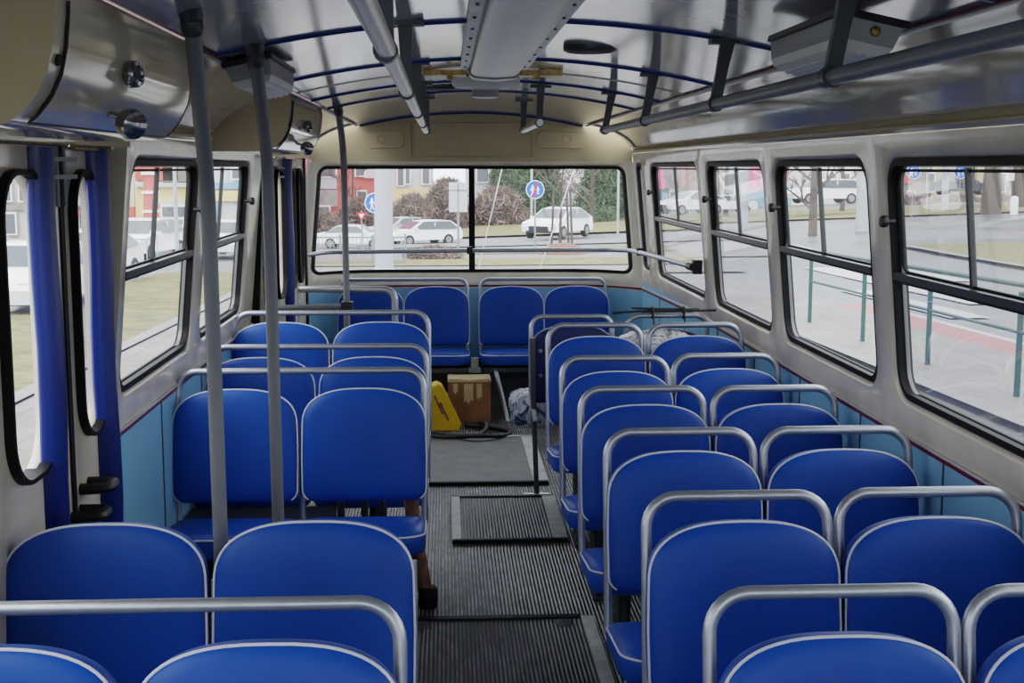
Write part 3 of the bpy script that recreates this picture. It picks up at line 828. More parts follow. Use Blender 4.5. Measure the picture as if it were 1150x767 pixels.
mb = MB(); mb.tube([(0, 0, 0), (-.455, -.12, .0)], .0165, 12); part('tube', mb, M['pole'], t)
for z in (0, -.15):
    mb = MB(); mb.box((0, 0, z), (.062, .055, .048)); part('clamp', mb, M['black'], t)
mb = MB(); mb.box((-.455, -.12, 0), (.03, .04, .10)); part('wall_bracket', mb, M['black'], t)
t = thing('partition_rail', 'bent silver rail with one upright beside the rear door', 'rail', (-.32, 8.06, 0))
mb = MB(); mb.tube(fillet([(-.60, .05, .905), (0, 0, .905), (0, 0, 0)], .07), .022, 12); part('tube', mb, M['tube'], t)
mb = MB(); mb.lathe([(.035, 0), (.035, .01), (.02, .016)], (0, 0, 0), n=14); part('foot_plate', mb, M['galv'], t)

# grab rail across the rear window and along the right wall
t = thing('window_rail', 'silver grab rail running across the rear window and round the corner', 'rail', (XC, 9.2, 1.075))
def wr_(x, y, z): return Vector((x - XC, y - 9.2, z - 1.075))
pth = fillet([wr_(-.965, 8.95, 1.062), wr_(-.83, 9.16, 1.068), wr_(.17, 9.22, 1.072), wr_(1.14, 9.18, 1.078), wr_(1.305, 8.98, 1.082), wr_(1.322, 8.5, 1.092), wr_(1.325, 6.86, 1.131)], .16, 8)
mb = MB(); mb.tube(pth, .0155, 12); part('tube', mb, M['tube'], t)
for p in ((-.985, 8.95, 1.062), (1.345, 6.86, 1.131)):
    mb = MB(); mb.box(wr_(*p), (.05, .05, .075)); part('end_bracket', mb, M['black'], t)
mb = MB(); mb.tube([wr_(1.318, 6.83, 1.131), wr_(1.318, 6.95, 1.129)], .021, 12); part('end_sleeve', mb, M['black'], t)
for p in ((.17, 9.24, 1.075), (1.32, 8.75, 1.09)):
    mb = MB(); mb.box(wr_(*p), (.04, .10 if p[0] < 1 else .05, .05)); part('bracket', mb, M['black'], t)
for p, q in (((1.19, 9.12, 1.079), (1.26, 9.035, 1.081)), ((1.305, 8.9, 1.084), (1.312, 8.72, 1.088))):
    pass

# ceiling handrails
def ceiling_rail(label, pts, hangers, m, r=.0165):
    b0 = Vector(pts[0])
    t = thing('ceiling_handrail', label, 'handrail', b0, 0, None)
    mb = MB(); mb.tube([Vector(p) - b0 for p in pts], r, 14); part('bar', mb, m, t)
    for (p, top) in hangers:
        p = Vector(p); tp = Vector(top)
        h = part('hanger', MB(), m, t) if False else None
        mb = MB()
        d = tp - p; rs = []
        for k, wx in ((0, .017), (.12, .015), (.5, .015), (1, .020)):
            c = p + d * k - b0
            rs.append([c + Vector((-wx, -.010, 0)), c + Vector((wx, -.010, 0)), c + Vector((wx, .010, 0)), c + Vector((-wx, .010, 0))])
        mb.rings(rs); h = part('hanger', mb, M['tube_dark'], t)
        mb = MB(); mb.box(tp - b0 - Vector((0, 0, .006)), (.098, .05, .014)); part('mounting_plate', mb, M['tube_dark'], h)
        mb = MB(); mb.tube([p - b0 + Vector((0, -.018, 0)), p - b0 + Vector((0, .018, 0))], r + .005, 14); part('collar', mb, M['tube_dark'], h)
    return t
def ceil_at(x): return arch(x - XC)
XR = .733
ceiling_rail('long grey ceiling handrail above the right-hand seats', [(XR, .2, 1.83), (XR, 6.05, 1.83)], [((XR, y, 1.83), (XR + .032, y, ceil_at(XR + .032))) for y in (1.2, 2.465, 3.53, 4.78, 5.97)], M['pole'])
ceiling_rail('worn bright metal ceiling handrail left of the centre duct', [(-.095, .5, 1.857), (-.104, 7.25, 1.857)], [((-.10, y, 1.857), (-.102, y, ceil_at(-.102))) for y in (2.25, 3.46, 4.78, 5.95, 7.15)], M['rail_metal'])
ceiling_rail('short metal ceiling handrail near the rear right of centre', [(.444, 6.10, 1.868), (.444, 7.50, 1.868)], [((.444, 6.15, 1.868), (.450, 6.15, ceil_at(.45))), ((.444, 7.44, 1.868), (.45, 7.44, ceil_at(.45)))], M['rail_metal'])

# ------------------------------------------------------------------ ceiling fittings
t = thing('ceiling_duct', 'brushed metal duct along the middle of the ceiling', 'duct', (XC, 2.5, 2.05))
mb = MB(); y0, y1 = -1.6 - 2.5, 5.0 - 2.5
prof = [(-.098, -.004), (-.092, -.035), (-.075, -.048), (0, -.054), (.075, -.048), (.092, -.035), (.098, -.004)]
mb.rings([[Vector((u, y, v)) for u, v in prof] for y in frange(y0, y1, 14)]); part('cover', mb, M['duct'], t)
for s_ in (-1, 1):
    mb = MB(); mb.box((s_ * .113, (y0 + y1) / 2, -.008), (.034, y1 - y0, .012)); fl_ = part('flange', mb, M['alu'], t)
    mb = MB()
    for y in frange(y0 + .1, y1 - .05, 24): mb.lathe([(.005, 0), (.004, -.004)], (s_ * .113, y, -.014), n=8)
    part('rivets', mb, M['tube_dark'], fl_)
mb = MB(); mb.rings([[Vector((u * 1.04, y1 + dy, v * 1.12)) for u, v in prof] for dy in (0, .10)]); part('end_cap', mb, M['lampbox'], t)
t = thing('ceiling_ventilator', 'round grey ventilator under the ceiling behind the duct end', 'ventilator', (XC - .01, 5.75, 2.03))
mb = MB(); mb.lathe([(.15, .015), (.15, -.01), (.135, -.025), (.05, -.03)], (0, 0, 0), n=28); part('rim', mb, M['lens'], t)
mb = MB(); mb.lathe([(.06, -.028), (.06, -.06), (.03, -.065)], (-.0, .1, 0), n=18); part('hub', mb, M['lampbox'], t)
for s_, x in ((-1, XC - .19), (1, XC + .19)):
    mb = MB(); mb.box((0, 0, 0), (.17, .09, .022)); mb.box((-.02 * s_, -.04, -.015), (.025, .02, .03))
    o = link('ceiling_bracket', mb.mesh('ceiling_bracket', M['brass']), None, (x, 5.2, arch(x - XC) - .018))
    tag(o, 'rusty brown flat bracket on the ceiling %s of the duct end' % ('left' if s_ < 0 else 'right'), 'bracket')
def vent(x, y, label):
    t = thing('ceiling_vent', label, 'vent', (x, y, arch(x - XC) - .004), 0)
    mb = MB(); mb.lathe([(.086, .01), (.086, -.006), (.074, -.012), (.070, -.006)], (0, 0, 0), n=28); part('rim', mb, M['tube_dark'], t)
    mb = MB()
    for k in range(-3, 4): mb.box((0, k * .02, -.008), (.13 * math.sqrt(1 - (k / 4) ** 2), .008, .006))
    part('louvre', mb, M['black'], t)
vent(.465, 4.2, 'dark round vent in the ceiling right of the duct')
vent(-.02, 6.3, 'dark round vent in the ceiling left, near the rear')
# lamps
def lamp(sgn, y0, label, lo=.655):
    t = thing('ceiling_lamp', label, 'lamp', (XC + sgn * lo, y0 + .28, 1.958), 0)
    ang = math.atan2(-.055, .12) * sgn
    q = Matrix.Rotation(math.radians(12) * sgn, 3, 'Y')
    def ring(hw, hl, z, zo=0): return [q @ Vector((x * hw, y * hl, z)) for x, y in ((-1, -1), (1, -1), (1, 1), (-1, 1))]
    mb = MB(); mb.rings([ring(.070, .29, .0), ring(.070, .29, -.014)]); part('gasket', mb, M['black'], t)
    mb = MB(); mb.rings([ring(.063, .28, -.014), ring(.056, .268, -.055)]); hs = part('housing', mb, M['lampbox'], t)
    mb = MB(); mb.lathe([(.011, 0), (.009, .006), (.003, .008)], q @ Vector((.01, -.275, -.03)), (0, -1, 0), 12); part('screw', mb, M['brass'], hs)
    mb = MB(); rs = []
    prof = []
    N = 12
    for k in range(N + 1):
        u = -1 + 2 * k / N; prof.append((u * .056, -.055 - .022 * (1 - u ** 4) - (.004 if k % 2 else 0)))
    prof.append((.056, -.05)); prof.insert(0, (-.056, -.05))
    mb.rings([[q @ Vector((u, y, v)) for u, v in prof] for y in (-.268, .268)]); part('lens', mb, M['lens'], t, 'ribbed pale lens', angle=15)
lamp(1, 2.56, 'ribbed rectangular ceiling lamp above the right windows, nearest')
lamp(-1, 3.66, 'ribbed rectangular ceiling lamp on the left, behind the second pole', .735)
# door engine housings
def housing(y0, y1, label, m_end=None):
    t = thing('door_housing', label, 'housing', (-.80, (y0 + y1) / 2, 1.72)); b = Vector((-.80, (y0 + y1) / 2, 1.72))
    prof = [(-.605, 1.95), (-.607, 1.90), (-.612, 1.855), (-.622, 1.81), (-.640, 1.775), (-.662, 1.748), (-.690, 1.729), (-.73, 1.723), (-.935, 1.723), (-.935, 1.95)]
    mb = MB(); mb.rings([[Vector((x, y, z)) - b for x, z in prof] for y in frange(y0, y1, 6)], cap0=False, cap1=False)
    part('shell', mb, M['cream'], t)
    for y, nm in ((y0, 0), (y1, 1)):
        mb = MB(); mb.add([Vector((x, y, z)) - b for x, z in prof], [tuple(range(len(prof)))]); e = part('end_plate', mb, M['cream_dull'], t)
        if nm == 0:
            mb = MB()
            for (x, z) in ((-.712, 1.785), (-.745, 1.785)): mb.lathe([(.006, 0), (.004, .004)], Vector((x, y, z)) - b, (0, -1, 0), 10)
            part('rivet', mb, M['cream'], e)
    ya, yb = y0 + .06, y1 - .035
    cov = [(-.6005, 1.925), (-.602, 1.90), (-.607, 1.853), (-.617, 1.808), (-.635, 1.772), (-.658, 1.744), (-.672, 1.733)]
    mb = MB(); mb.rings([[Vector((x + .000, y, z)) - b for x, z in cov] for y in frange(ya, yb, 6)], cap0=False, cap1=False, closed=False); c = part('cover', mb, M['cream'], t)
    mb = MB()
    mb.tube([Vector((x - .001, ya, z)) - b for x, z in cov], .0025, 6); mb.tube([Vector((x - .001, yb, z)) - b for x, z in cov], .0025, 6)
    mb.tube([Vector((-.674, y, 1.732)) - b for y in (ya, yb)], .0025, 6); part('cover_edge', mb, M['black'], c)
    yk = y0 + (y1 - y0) * .40
    for (x, z, r) in ((-.606, 1.835, .026),):
        mb = MB(); mb.lathe([(r * .85, 0), (r, .006), (r, .018), (r * .9, .024), (r * .6, .026), (r * .55, .022)], Vector((x, yk, z)) - b, (1, -.25, .1), 22); part('knob', mb, M['chrome'], t)
    mb = MB(); mb.tube([Vector((-.652, yk, 1.765)) - b, Vector((-.60, yk - .01, 1.75)) - b], .006, 8); mb.lathe([(.012, 0), (.026, .008), (.030, .022), (.027, .036), (.015, .045), (.004, .047)], Vector((-.615, yk, 1.748)) - b, (.7, -.6, -.25), 22); part('valve_knob', mb, M['chrome'], t)
    mb = MB(); mb.lathe([(.010, 0), (.009, .01)], Vector((-.62, y0 + .035, 1.83)) - b, (1, -.3, 0), 10); part('lock', mb, M['black'], t)
housing(2.10, 3.22, 'cream door mechanism housing over the front door, with round knobs')
housing(5.20, 6.50, 'cream door mechanism housing farther back, over the rear door')

# ------------------------------------------------------------------ aisle floor fittings
def hatch(x0, x1, y0, y1, label, m, trims):
    t = thing('floor_hatch', label, 'hatch', ((x0 + x1) / 2, (y0 + y1) / 2, 0)); cx, cy = (x0 + x1) / 2, (y0 + y1) / 2
    mb = MB(); mb.box((0, 0, .006), (x1 - x0, y1 - y0, .012)); part('plate', mb, m, t)
    for (a0, a1, b0, b1, mm, nm) in trims:
        mb = MB(); mb.box(((a0 + a1) / 2 - cx, (b0 + b1) / 2 - cy, .009), (a1 - a0, b1 - b0, .018), taper=.985); part(nm, mb, mm, t)
    return t
h1 = hatch(-.13, .49, 1.9, 4.60, 'ribbed dark floor hatch in the aisle foreground', M['hatch_ribbed'], [(.49, .535, 1.9, 4.60, M['strip'], 'side_strip'), (-.13, .49, 4.565, 4.60, M['rubber'], 'end_strip')])
mb = MB(); 
for x in (-.28, .24): mb.lathe([(.035, .012), (.033, .016), (.012, .017)], (x, 1.27, 0), n=18)
part('lift_ring', mb, M['tube_dark'], h1)
hatch(.06, .475, 5.60, 6.34, 'small worn floor hatch in mid aisle with metal side strips', M['hatch_ribbed'], [(.02, .06, 5.59, 6.35, M['strip'], 'side_strip'), (.475, .538, 5.59, 6.35, M['strip'], 'side_strip'), (.02, .538, 5.575, 5.60, M['rubber'], 'end_strip'), (.02, .538, 6.34, 6.36, M['rubber'], 'end_strip')])
hatch(-.30, .455, 6.67, 7.82, 'smooth grey floor hatch at the rear of the aisle', M['hatch'], [(.455, .535, 6.66, 7.83, M['strip'], 'side_strip'), (-.30, .535, 7.80, 7.84, M['strip'], 'end_strip'), (-.3, .535, 6.64, 6.67, M['rubber'], 'end_strip')])
# box, chock, hose
t = thing('cardboard_box', 'worn brown cardboard box under the rear bench', 'box', (.148, 8.47, 0))
mb = MB(); mb.box((0, 0, .135), (.28, .24, .27)); part('carton', mb, M['cardboard'], t)
mb = MB(); mb.box((0, 0, .272), (.285, .245, .012)); mb.box((-.07, -.02, .281), (.13, .2, .006), Matrix.Rotation(.06, 3, 'Y')); mb.box((.07, -.02, .281), (.13, .2, .006), Matrix.Rotation(-.05, 3, 'Y')); part('lid', mb, M['tape'], t, 'pale flaps')
for x, z0, w_ in ((-.005, .12, .06), (.065, .14, .035), (-.09, .18, .03)):
    mb = MB(); zz = [(x - w_ / 2, .255), (x + w_ / 2, .255), (x + w_ / 2, z0 + .02), (x + w_ * .2, z0 + .03), (x, z0), (x - w_ * .25, z0 + .025), (x - w_ / 2, z0 + .01)]
    mb.add([(a, -.1215, b) for a, b in zz] + [(a, -.1195, b) for a, b in zz], [tuple(range(7)), tuple(range(13, 6, -1))] + [(i, (i + 1) % 7, 7 + (i + 1) % 7, 7 + i) for i in range(7)]); part('tape', mb, M['tape'], t)
t = thing('wheel_chock', 'bright yellow plastic wheel chock on the floor beside the left seats', 'chock', (-.06, 8.14, 0), math.radians(6))
mb = MB()
pr = [(-.17, 0), (.13, 0), (.145, .03), (.03, .285), (.005, .29), (-.17, .25)]
pr2 = [(.0, 0), (.13, 0), (.145, .04), (.03, .285), (.0, .30), (-.05, .28), (-.09, 0)]
mb.rings([[Vector((u * k, y, .003 + v * k)) for u, v in pr2] for k, y in ((.97, -.075), (1, -.068), (1, .068), (.97, .075))]); part('body', mb, M['yellow'], t, angle=30)
mb = MB()
for s_ in (-.025, .025): mb.box((.092, s_, .16), (.012, .022, .15), Matrix.Rotation(-.42, 3, 'Y'))
for s_ in (.0, .045): mb.box((.0 + s_ * .8, -.0735, .17 - s_), (.012, .006, .13), Matrix.Rotation(-.42, 3, 'Y'))
part('groove', mb, M['rust'], t)
mb = MB()
P_ = []
for a in frange(-.4, 2.3 * PI, 54):
    rr = .17 + .022 * a
    P_.append((.14 + rr * math.cos(a) * 1.0 - .02 * a, 7.93 + rr * math.sin(a) * .72, .016 + .010 * max(0, a - 3.6)))
P_ = [(-.16, 8.0, .02), (-.02, 7.86, .018), (.12, 7.74, .036), (.25, 7.73, .036), (.36, 7.82, .018), (.395, 7.93, .016), (.36, 8.03, .016), (.27, 8.10, .016), (.18, 8.12, .02), (.12, 8.15, .02)]
def spline(P, n=8):
    P = [Vector(p) for p in P]; out = []
    for i in range(len(P) - 1):
        p0, p1, p2, p3 = P[max(i - 1, 0)], P[i], P[i + 1], P[min(i + 2, len(P) - 1)]
        for k in range(n):
            u = k / n
            out.append(.5 * ((2 * p1) + (p2 - p0) * u + (2 * p0 - 5 * p1 + 4 * p2 - p3) * u * u + (3 * p1 - p0 - 3 * p2 + p3) * u ** 3))
    out.append(P[-1]); return out
mb.tube(spline(P_), .0145, 10)
mb.tube(spline([(.12, 8.19, .018), (.18, 8.20, .016), (.235, 8.10, .044), (.25, 7.98, .04), (.20, 7.86, .018), (.08, 7.78, .018), (-.06, 7.80, .018), (-.2, 7.9, .018)]), .0145, 10)
tag(link('rubber_hose', mb.mesh('rubber_hose', M['hose'])), 'coiled black rubber hose lying on the aisle floor', 'hose')

# trolley ropes hanging outside the rear window
for k, (a, b) in enumerate((((.50, 9.85, 1.95), (.20, 9.75, .70)), ((1.08, 9.85, 1.95), (.66, 9.75, .75)))):
    mb = MB(); mb.tube([a, b], .004, 6)
    tag(link('pole_rope', mb.mesh('pole_rope', M['signwhite'])), 'thin pale rope slanting outside the rear window, %s' % ('left of the blue round sign' if k == 0 else 'right of the blue round sign'), 'rope')

# ------------------------------------------------------------------ outside: ground
def sm(a, b, x):
    t = min(1, max(0, (x - a) / (b - a))); return t * t * (3 - 2 * t)
def gz(x, y):
    return -.75 - .0186 * y + .033 * x * sm(34, 68, y) * (1 if x > 0 else .5)
def patch(name, x0, x1, y0, y1, m, dz=0, nx=None, ny=None, poly=None):
    nx = nx or max(1, int((x1 - x0) / 3)); ny = ny or max(1, int((y1 - y0) / 3))
    mb = MB(); X = frange(x0, x1, nx); Y = frange(y0, y1, ny)
    vs = [(x, y, gz(x, y) + dz) for y in Y for x in X]; n = len(X)
    mb.add(vs, [(j * n + i, j * n + i + 1, (j + 1) * n + i + 1, (j + 1) * n + i) for j in range(len(Y) - 1) for i in range(n - 1)])
    return struct(name, mb, m)
patch('ground', -160, 160, -40, 260, M['asphalt'], -.02, 40, 60)
# right-hand side
patch('road_gutter', 1.6, 5.72, -12, 37, M['cobble'], .0)
patch('kerb', 5.72, 5.98, -12, 33, M['curb'], .09)
patch('kerb_face', 5.50, 5.72, -12, 33, M['curb_dark'], .01)
patch('pavement', 5.98, 8.1, -12, 33, M['paving'], .08)
patch('cycle_lane', 8.1, 9.0, -12, 27, M['red_lane'], .02)
patch('lane_marking', 9.05, 9.22, -12, 27, M['white_paint'], .01)
patch('road_marking', 9.6, 10.4, 24, 31, M['white_paint'], .01)
patch('road_marking', 11.2, 12.2, 27, 40, M['white_paint'], .01)
patch('road_marking', 13.5, 14.2, 34, 52, M['white_paint'], .01)
patch('grass_island', 18, 40, 38, 50, M['grass'], .08)
patch('kerb', 17.6, 18, 37.5, 50, M['curb'], .10)
patch('grass_verge', 12, 90, 76, 98, M['grass'], .08)
patch('footpath', 15, 90, 98, 112, M['path'], .08)
patch('grass_verge', -6, 90, 112, 150, M['grass'], .08)
# left-hand side
patch('pavement', -4.75, -1.4, -6, 36, M['paving'], .08)
patch('kerb', -5.0, -4.75, -6, 36, M['curb'], .11)
patch('grass_verge', -8.2, -5.0, -6, 38, M['grass'], .10)
patch('kerb', -8.4, -8.2, -6, 38, M['curb'], .11)
patch('grass_verge', -60, -17, 30, 90, M['grass'], .03)
# behind the bus
patch('footpath', -8, 9, 38, 41.5, M['path'], .03)
patch('grass_verge', -6, 9, 41.5, 45.5, M['grass'], .06)
patch('footpath', -2, 12, 45.5, 49.0, M['path'], .03)
patch('grass_verge', .5, 9, 49.0, 53, M['grass'], .05)
patch('footpath', -4, 13, 56, 60, M['path'], .03)
patch('grass_verge', .5, 14, 66.5, 100, M['grass'], .08)
patch('grass_verge', -5, .5, 78, 100, M['grass'], .08)

# ------------------------------------------------------------------ outside: things
def at(px, py, Y):
    """plain numbers worked out beforehand for the photo's viewpoint: X and Z at depth Y."""
    f = 1450.; th = math.atan(195.5 / f); ph = math.atan(75 * math.cos(th) / f)
    fw = Vector((math.sin(ph) * math.cos(th), math.cos(ph) * math.cos(th), -math.sin(th))); rt = Vector((math.cos(ph), -math.sin(ph), 0)); up = rt.cross(fw)
    d = fw * f + rt * (px - 575) - up * (py - 383.5); k = Y / d.y
    return d.x * k, 1.66 + d.z * k

def car(x, y, rz, m, label, kind='hatch', sc_=1.0, zoff=0):
    t = thing('car', label, 'car', (x, y, gz(x, y) + zoff), rz, 'cars parked and driving outside'); t.scale = (sc_,) * 3
    L = 4.4 if kind == 'hatch' else 4.7
    if kind == 'hatch': prof = [(-2.15, .35), (-2.2, .62), (-2.05, .80), (-1.2, .95), (-.35, 1.38), (.3, 1.46), (1.1, 1.42), (1.75, 1.12), (2.08, .95), (2.15, .6), (2.1, .32)]
    elif kind == 'wagon': prof = [(-2.3, .33), (-2.35, .62), (-2.2, .82), (-1.25, .95), (-.45, 1.40), (.4, 1.48), (1.6, 1.43), (2.2, 1.02), (2.3, .8), (2.33, .5), (2.25, .32)]
    else: prof = [(-2.2, .33), (-2.25, .6), (-2.1, .78), (-1.15, .92), (-.45, 1.36), (.25, 1.42), (.95, 1.36), (1.55, 1.0), (2.15, .92), (2.25, .6), (2.2, .32)]
    def hwid(z): return .90 - max(0, (.35 - z)) * .1 - max(0, z - .92) * .42
    mb = MB()
    poly = prof
    rings = []
    for s_ in (-1, -.9, .9, 1):
        rings.append([Vector((u * (1 if abs(s_) < 1 else .985), s_ * hwid(v), v if abs(s_) < 1 or v < .9 else v - .015)) for u, v in poly])
    mb.rings(rings); part('body', mb, m, t, angle=35)
    # glasshouse
    zt = max(v for u, v in prof) - .08
    def xe(z, front):
        P = prof if front else prof[::-1]
        for (a, za), (b, zb) in zip(P, P[1:]):
            if za <= z <= zb and zb > za: return a + (b - a) * (z - za) / (zb - za)
        return 0
    for s_ in (-1, 1):
        mb = MB(); zb = .96
        q = [(xe(zb, True) + .25, zb), (xe(zb, False) - .2, zb), (xe(zt, False) - .12, zt), (xe(zt, True) + .16, zt)]
        mb.add([(u, s_ * (hwid(v) + .012), v) for u, v in q], [(0, 1, 2, 3)]); part('side_window', mb, M['carglass'], t, smooth=False)
        mb = MB(); mb.box(((q[0][0] + q[1][0]) / 2 - .1, s_ * (hwid(1.15) + .012), 1.15), (.07, .02, .40)); part('pillar', mb, m, t)
        mb = MB(); mb.box((xe(zb, True) + .35, s_ * .98, .98), (.12, .18, .12)); part('mirror', mb, m, t)
    mb = MB(); q = [(xe(.97, True) - .012, .97), (xe(zt, True) - .012, zt)]
    mb.add([(q[0][0], -.78, q[0][1] + .01), (q[0][0], .78, q[0][1] + .01), (q[1][0], .62, q[1][1] + .01), (q[1][0], -.62, q[1][1] + .01)], [(0, 1, 2, 3)]); part('windscreen', mb, M['carglass'], t, smooth=False)
    mb = MB(); zr = 1.0; q = [(xe(zr + .04, False) + .02, zr + .04), (xe(zt, False) + .012, zt)]
    mb.add([(q[0][0], -.74, q[0][1]), (q[0][0], .74, q[0][1]), (q[1][0], .6, q[1][1]), (q[1][0], -.6, q[1][1])], [(0, 1, 2, 3)]); part('rear_window', mb, M['carglass'], t, smooth=False)
    mb = MB(); mb.box((-2.16, 0, .52), (.10, 1.0, .22)); mb.box((-2.14, 0, .36), (.12, 1.3, .10)); part('grille', mb, M['black'], t)
    for s_ in (-1, 1):
        mb = MB(); mb.box((-2.08, s_ * .66, .68), (.18, .36, .12)); part('headlight', mb, M['lens'], t)
        mb = MB(); mb.box((2.10, s_ * .72, .80), (.12, .26, .18)); part('tail_light', mb, M['signred'], t)
        for xw in (-1.35, 1.3):
            mb = MB(); mb.lathe([(.30, -.02), (.32, 0), (.32, .18), (.28, .205), (.2, .19)], (xw, s_ * .74, .32), (0, s_, 0), 20); w = part('wheel', mb, M['tyre'], t)
            mb = MB(); mb.lathe([(.20, .19), (.19, .205), (.05, .20)], (xw, s_ * .74, .32), (0, s_, 0), 14); part('rim', mb, M['galv'], w)
    return t
def X_(px, Y): return at(px, 250, Y)[0]
car(X_(627, 62), 62, math.radians(60), M['white_car'], 'white hatchback on the road behind the thin tree seen through the rear window', 'hatch', 1.0, .06)
car(X_(474, 62), 62, math.radians(30), M['white_car'], 'white estate car right of the thick lamp post in the rear window', 'wagon', .80, -.08)
car(X_(398, 58), 58, math.radians(172), M['white_car'], 'white saloon behind the metal fence, left of the lamp post', 'sedan', .74, -.03)
car(X_(452, 69), 69, math.radians(30), M['silver_car'], 'silver car half hidden behind the white estate car', 'sedan', .80, .0)
car(X_(776, 80), 80, math.radians(25), M['white_car'], 'white car seen in the farthest large right window', 'hatch', 1.0, .5)
car(X_(815, 88), 88, math.radians(5), M['white_car'], 'white car seen low in the third right window', 'sedan', .9, .3)
car(X_(925, 84), 84, math.radians(8), M['white_car'], 'white van-like car seen in the second right window', 'wagon', 1.1, .8)
car(X_(1078, 92), 92, math.radians(170), M['dark_car'], 'dark car by the blue round signs in the nearest right window', 'sedan', 1.0, .9)
car(X_(158, 46), 46, math.radians(80), M['white_car'], 'white car by the red striped tower in the left window', 'hatch', 1.0, .1)
car(X_(196, 52), 52, math.radians(75), M['silver_car'], 'silver car in the left window, right of the red striped tower', 'sedan', 1.0, .1)
car(X_(260, 50), 50, math.radians(80), M['white_car'], 'white car in the rear left window beside the grey pole', 'sedan', 1.0, .0)
car(X_(92, 34), 34, math.radians(85), M['white_car'], 'white car seen through the right slot window of the front door', 'hatch', 1.0, .0)
car(X_(22, 26), 27, math.radians(85), M['white_car'], 'white car seen through the left slot window of the front door', 'sedan', 1.0, .0)

def post_to(px, Y, ztop, r, m, name, label, cat, bottom=None, r2=None, group=None):
    x = X_(px, Y); g = gz(x, Y)
    t = thing(name, label, cat, (x, Y, g), 0, group)
    mb = MB(); mb.tube([(0, 0, -.1), (0, 0, ztop - g)], r, 14, r2=r2); part('pole', mb, m, t)
    return t, x, g
t, x, g = post_to(431, 39.4, 9, .285, M['post'], 'lamp_post', 'thick pale lamp post outside the left half of the rear window', 'post', r2=.21)
mb = MB(); mb.lathe([(.34, -.1), (.34, .05), (.29, .12)], (0, 0, 0), n=18); part('base', mb, M['post'], t)
def disc(mb, c, r, y, n=28, mi=0, yth=.012):
    mb.lathe([(r, 0), (r, yth)], (c[0], y, c[1]), (0, -1, 0), n, mi)
def round_sign(px, py, Y, r, label, slash, figs=True, ztop_extra=.1):
    x, z = at(px, py, Y); g = gz(x, Y)
    t = thing('road_sign', label, 'sign', (x, Y, g))
    mb = MB(); mb.tube([(0, .04, -.1), (0, .04, z - g + r)], .035, 10); part('pole', mb, M['galv'], t)
    mb = MB(); disc(mb, (0, z - g), r, 0); s_ = part('sign_disc', mb, M['signblue'], t)
    mb = MB(); ringp = [(r * .95 * math.cos(a), -.014, z - g + r * .95 * math.sin(a)) for a in frange(0, 2 * PI, 28)[:-1]]; mb.tube(ringp, r * .045, 6, closed=True)
    if figs:
        for s1, k in ((-.28, 1.), (.30, .72)):      # two walking figures
            cx = s1 * r; cz = z - g - .05 * r
            mb.lathe([(.10 * r * k, 0), (.10 * r * k, .006)], (cx, -.012, cz + .46 * r * k), (0, -1, 0), 12)
            mb.box((cx, -.015, cz + .12 * r * k), (.20 * r * k, .006, .48 * r * k))
            for q in (-1, 1):
                mb.box((cx + q * .09 * r * k, -.015, cz - .36 * r * k), (.09 * r * k, .006, .55 * r * k), Matrix.Rotation(-q * .25, 3, 'Y'))
                mb.box((cx + q * .16 * r * k, -.015, cz + .14 * r * k), (.07 * r * k, .006, .40 * r * k), Matrix.Rotation(-q * .4, 3, 'Y'))
    part('symbol', mb, M['signwhite'], s_)
    if slash:
        mb = MB(); mb.box((0, -.024, z - g), (.20 * r, .006, 1.9 * r), Matrix.Rotation(math.radians(18), 3, 'Y')); part('red_bar', mb, M['signred'], s_)
    return t
round_sign(601, 213, 50, .36, 'blue round sign with white figures and a red bar, rear window', True)
round_sign(421, 228, 42, .33, 'blue round sign with white figures half behind the lamp post', False)
round_sign(1026, 193, 72, .42, 'left of two blue round signs in the nearest right window', False)
round_sign(1079, 193, 76, .42, 'right of two blue round signs in the nearest right window', False)
# yield sign
Y = 55; x, z = at(406, 242, Y); g = gz(x, Y)
t = thing('yield_sign', 'white triangle sign with red border, pointing down, left of lamp post', 'sign', (x, Y, g))
mb = MB(); mb.tube([(0, .04, -.1), (0, .04, z - g + .2)], .03, 10); part('pole', mb, M['galv'], t)
def tri(r, y): return [Vector((r * math.cos(a), y, z - g + r * math.sin(a))) for a in (-PI / 2, PI / 6, 5 * PI / 6)]
mb = MB(); mb.rings([tri(.25, 0), tri(.25, -.012)]); s_ = part('sign_plate', mb, M['signred'], t, smooth=False)
mb = MB(); mb.rings([tri(.13, -.013), tri(.13, -.018)]); part('sign_centre', mb, M['signwhite'], s_, smooth=False)
# big sign seen from behind
Y = 55; x, z = at(514.5, 221.5, Y); g = gz(x, Y)
t = thing('sign_board', 'grey back of a tall rectangular sign board near the rear mullion', 'sign', (x, Y, g))
mb = MB(); mb.tube([(0, .04, -.1), (0, .04, z - g)], .05, 10); part('pole', mb, M['galv'], t)
mb = MB(); mb.box((0, 0, z - g), (.78, .04, 1.25)); b_ = part('board', mb, M['signback'], t)
mb = MB(); mb.box((0, -.03, z - g), (.05, .02, 1.2)); mb.box((0, -.03, z - g + .3), (.74, .02, .05)); part('brace', mb, M['galv'], b_)
for px, Y, lab in ((597, 64, 'thin light pole beside the blue round sign with red bar'), (694, 66, 'thin light pole at the right end of the rear window'), (1060, 82, 'pale lamp pole between the two blue round signs'), (1040, 80, 'thin grey pole right of the left blue round sign'), (968, 60, 'wide pale post at the edge of the second right window'), (835, 62, 'pale blue post in the third right window'), (198, 40, 'thin pale pole in the left window')):
    post_to(px, Y, 7, .06 if px not in (968, 835, 1060) else (.30 if px == 968 else .22), M['post'], 'light_pole', lab, 'pole')
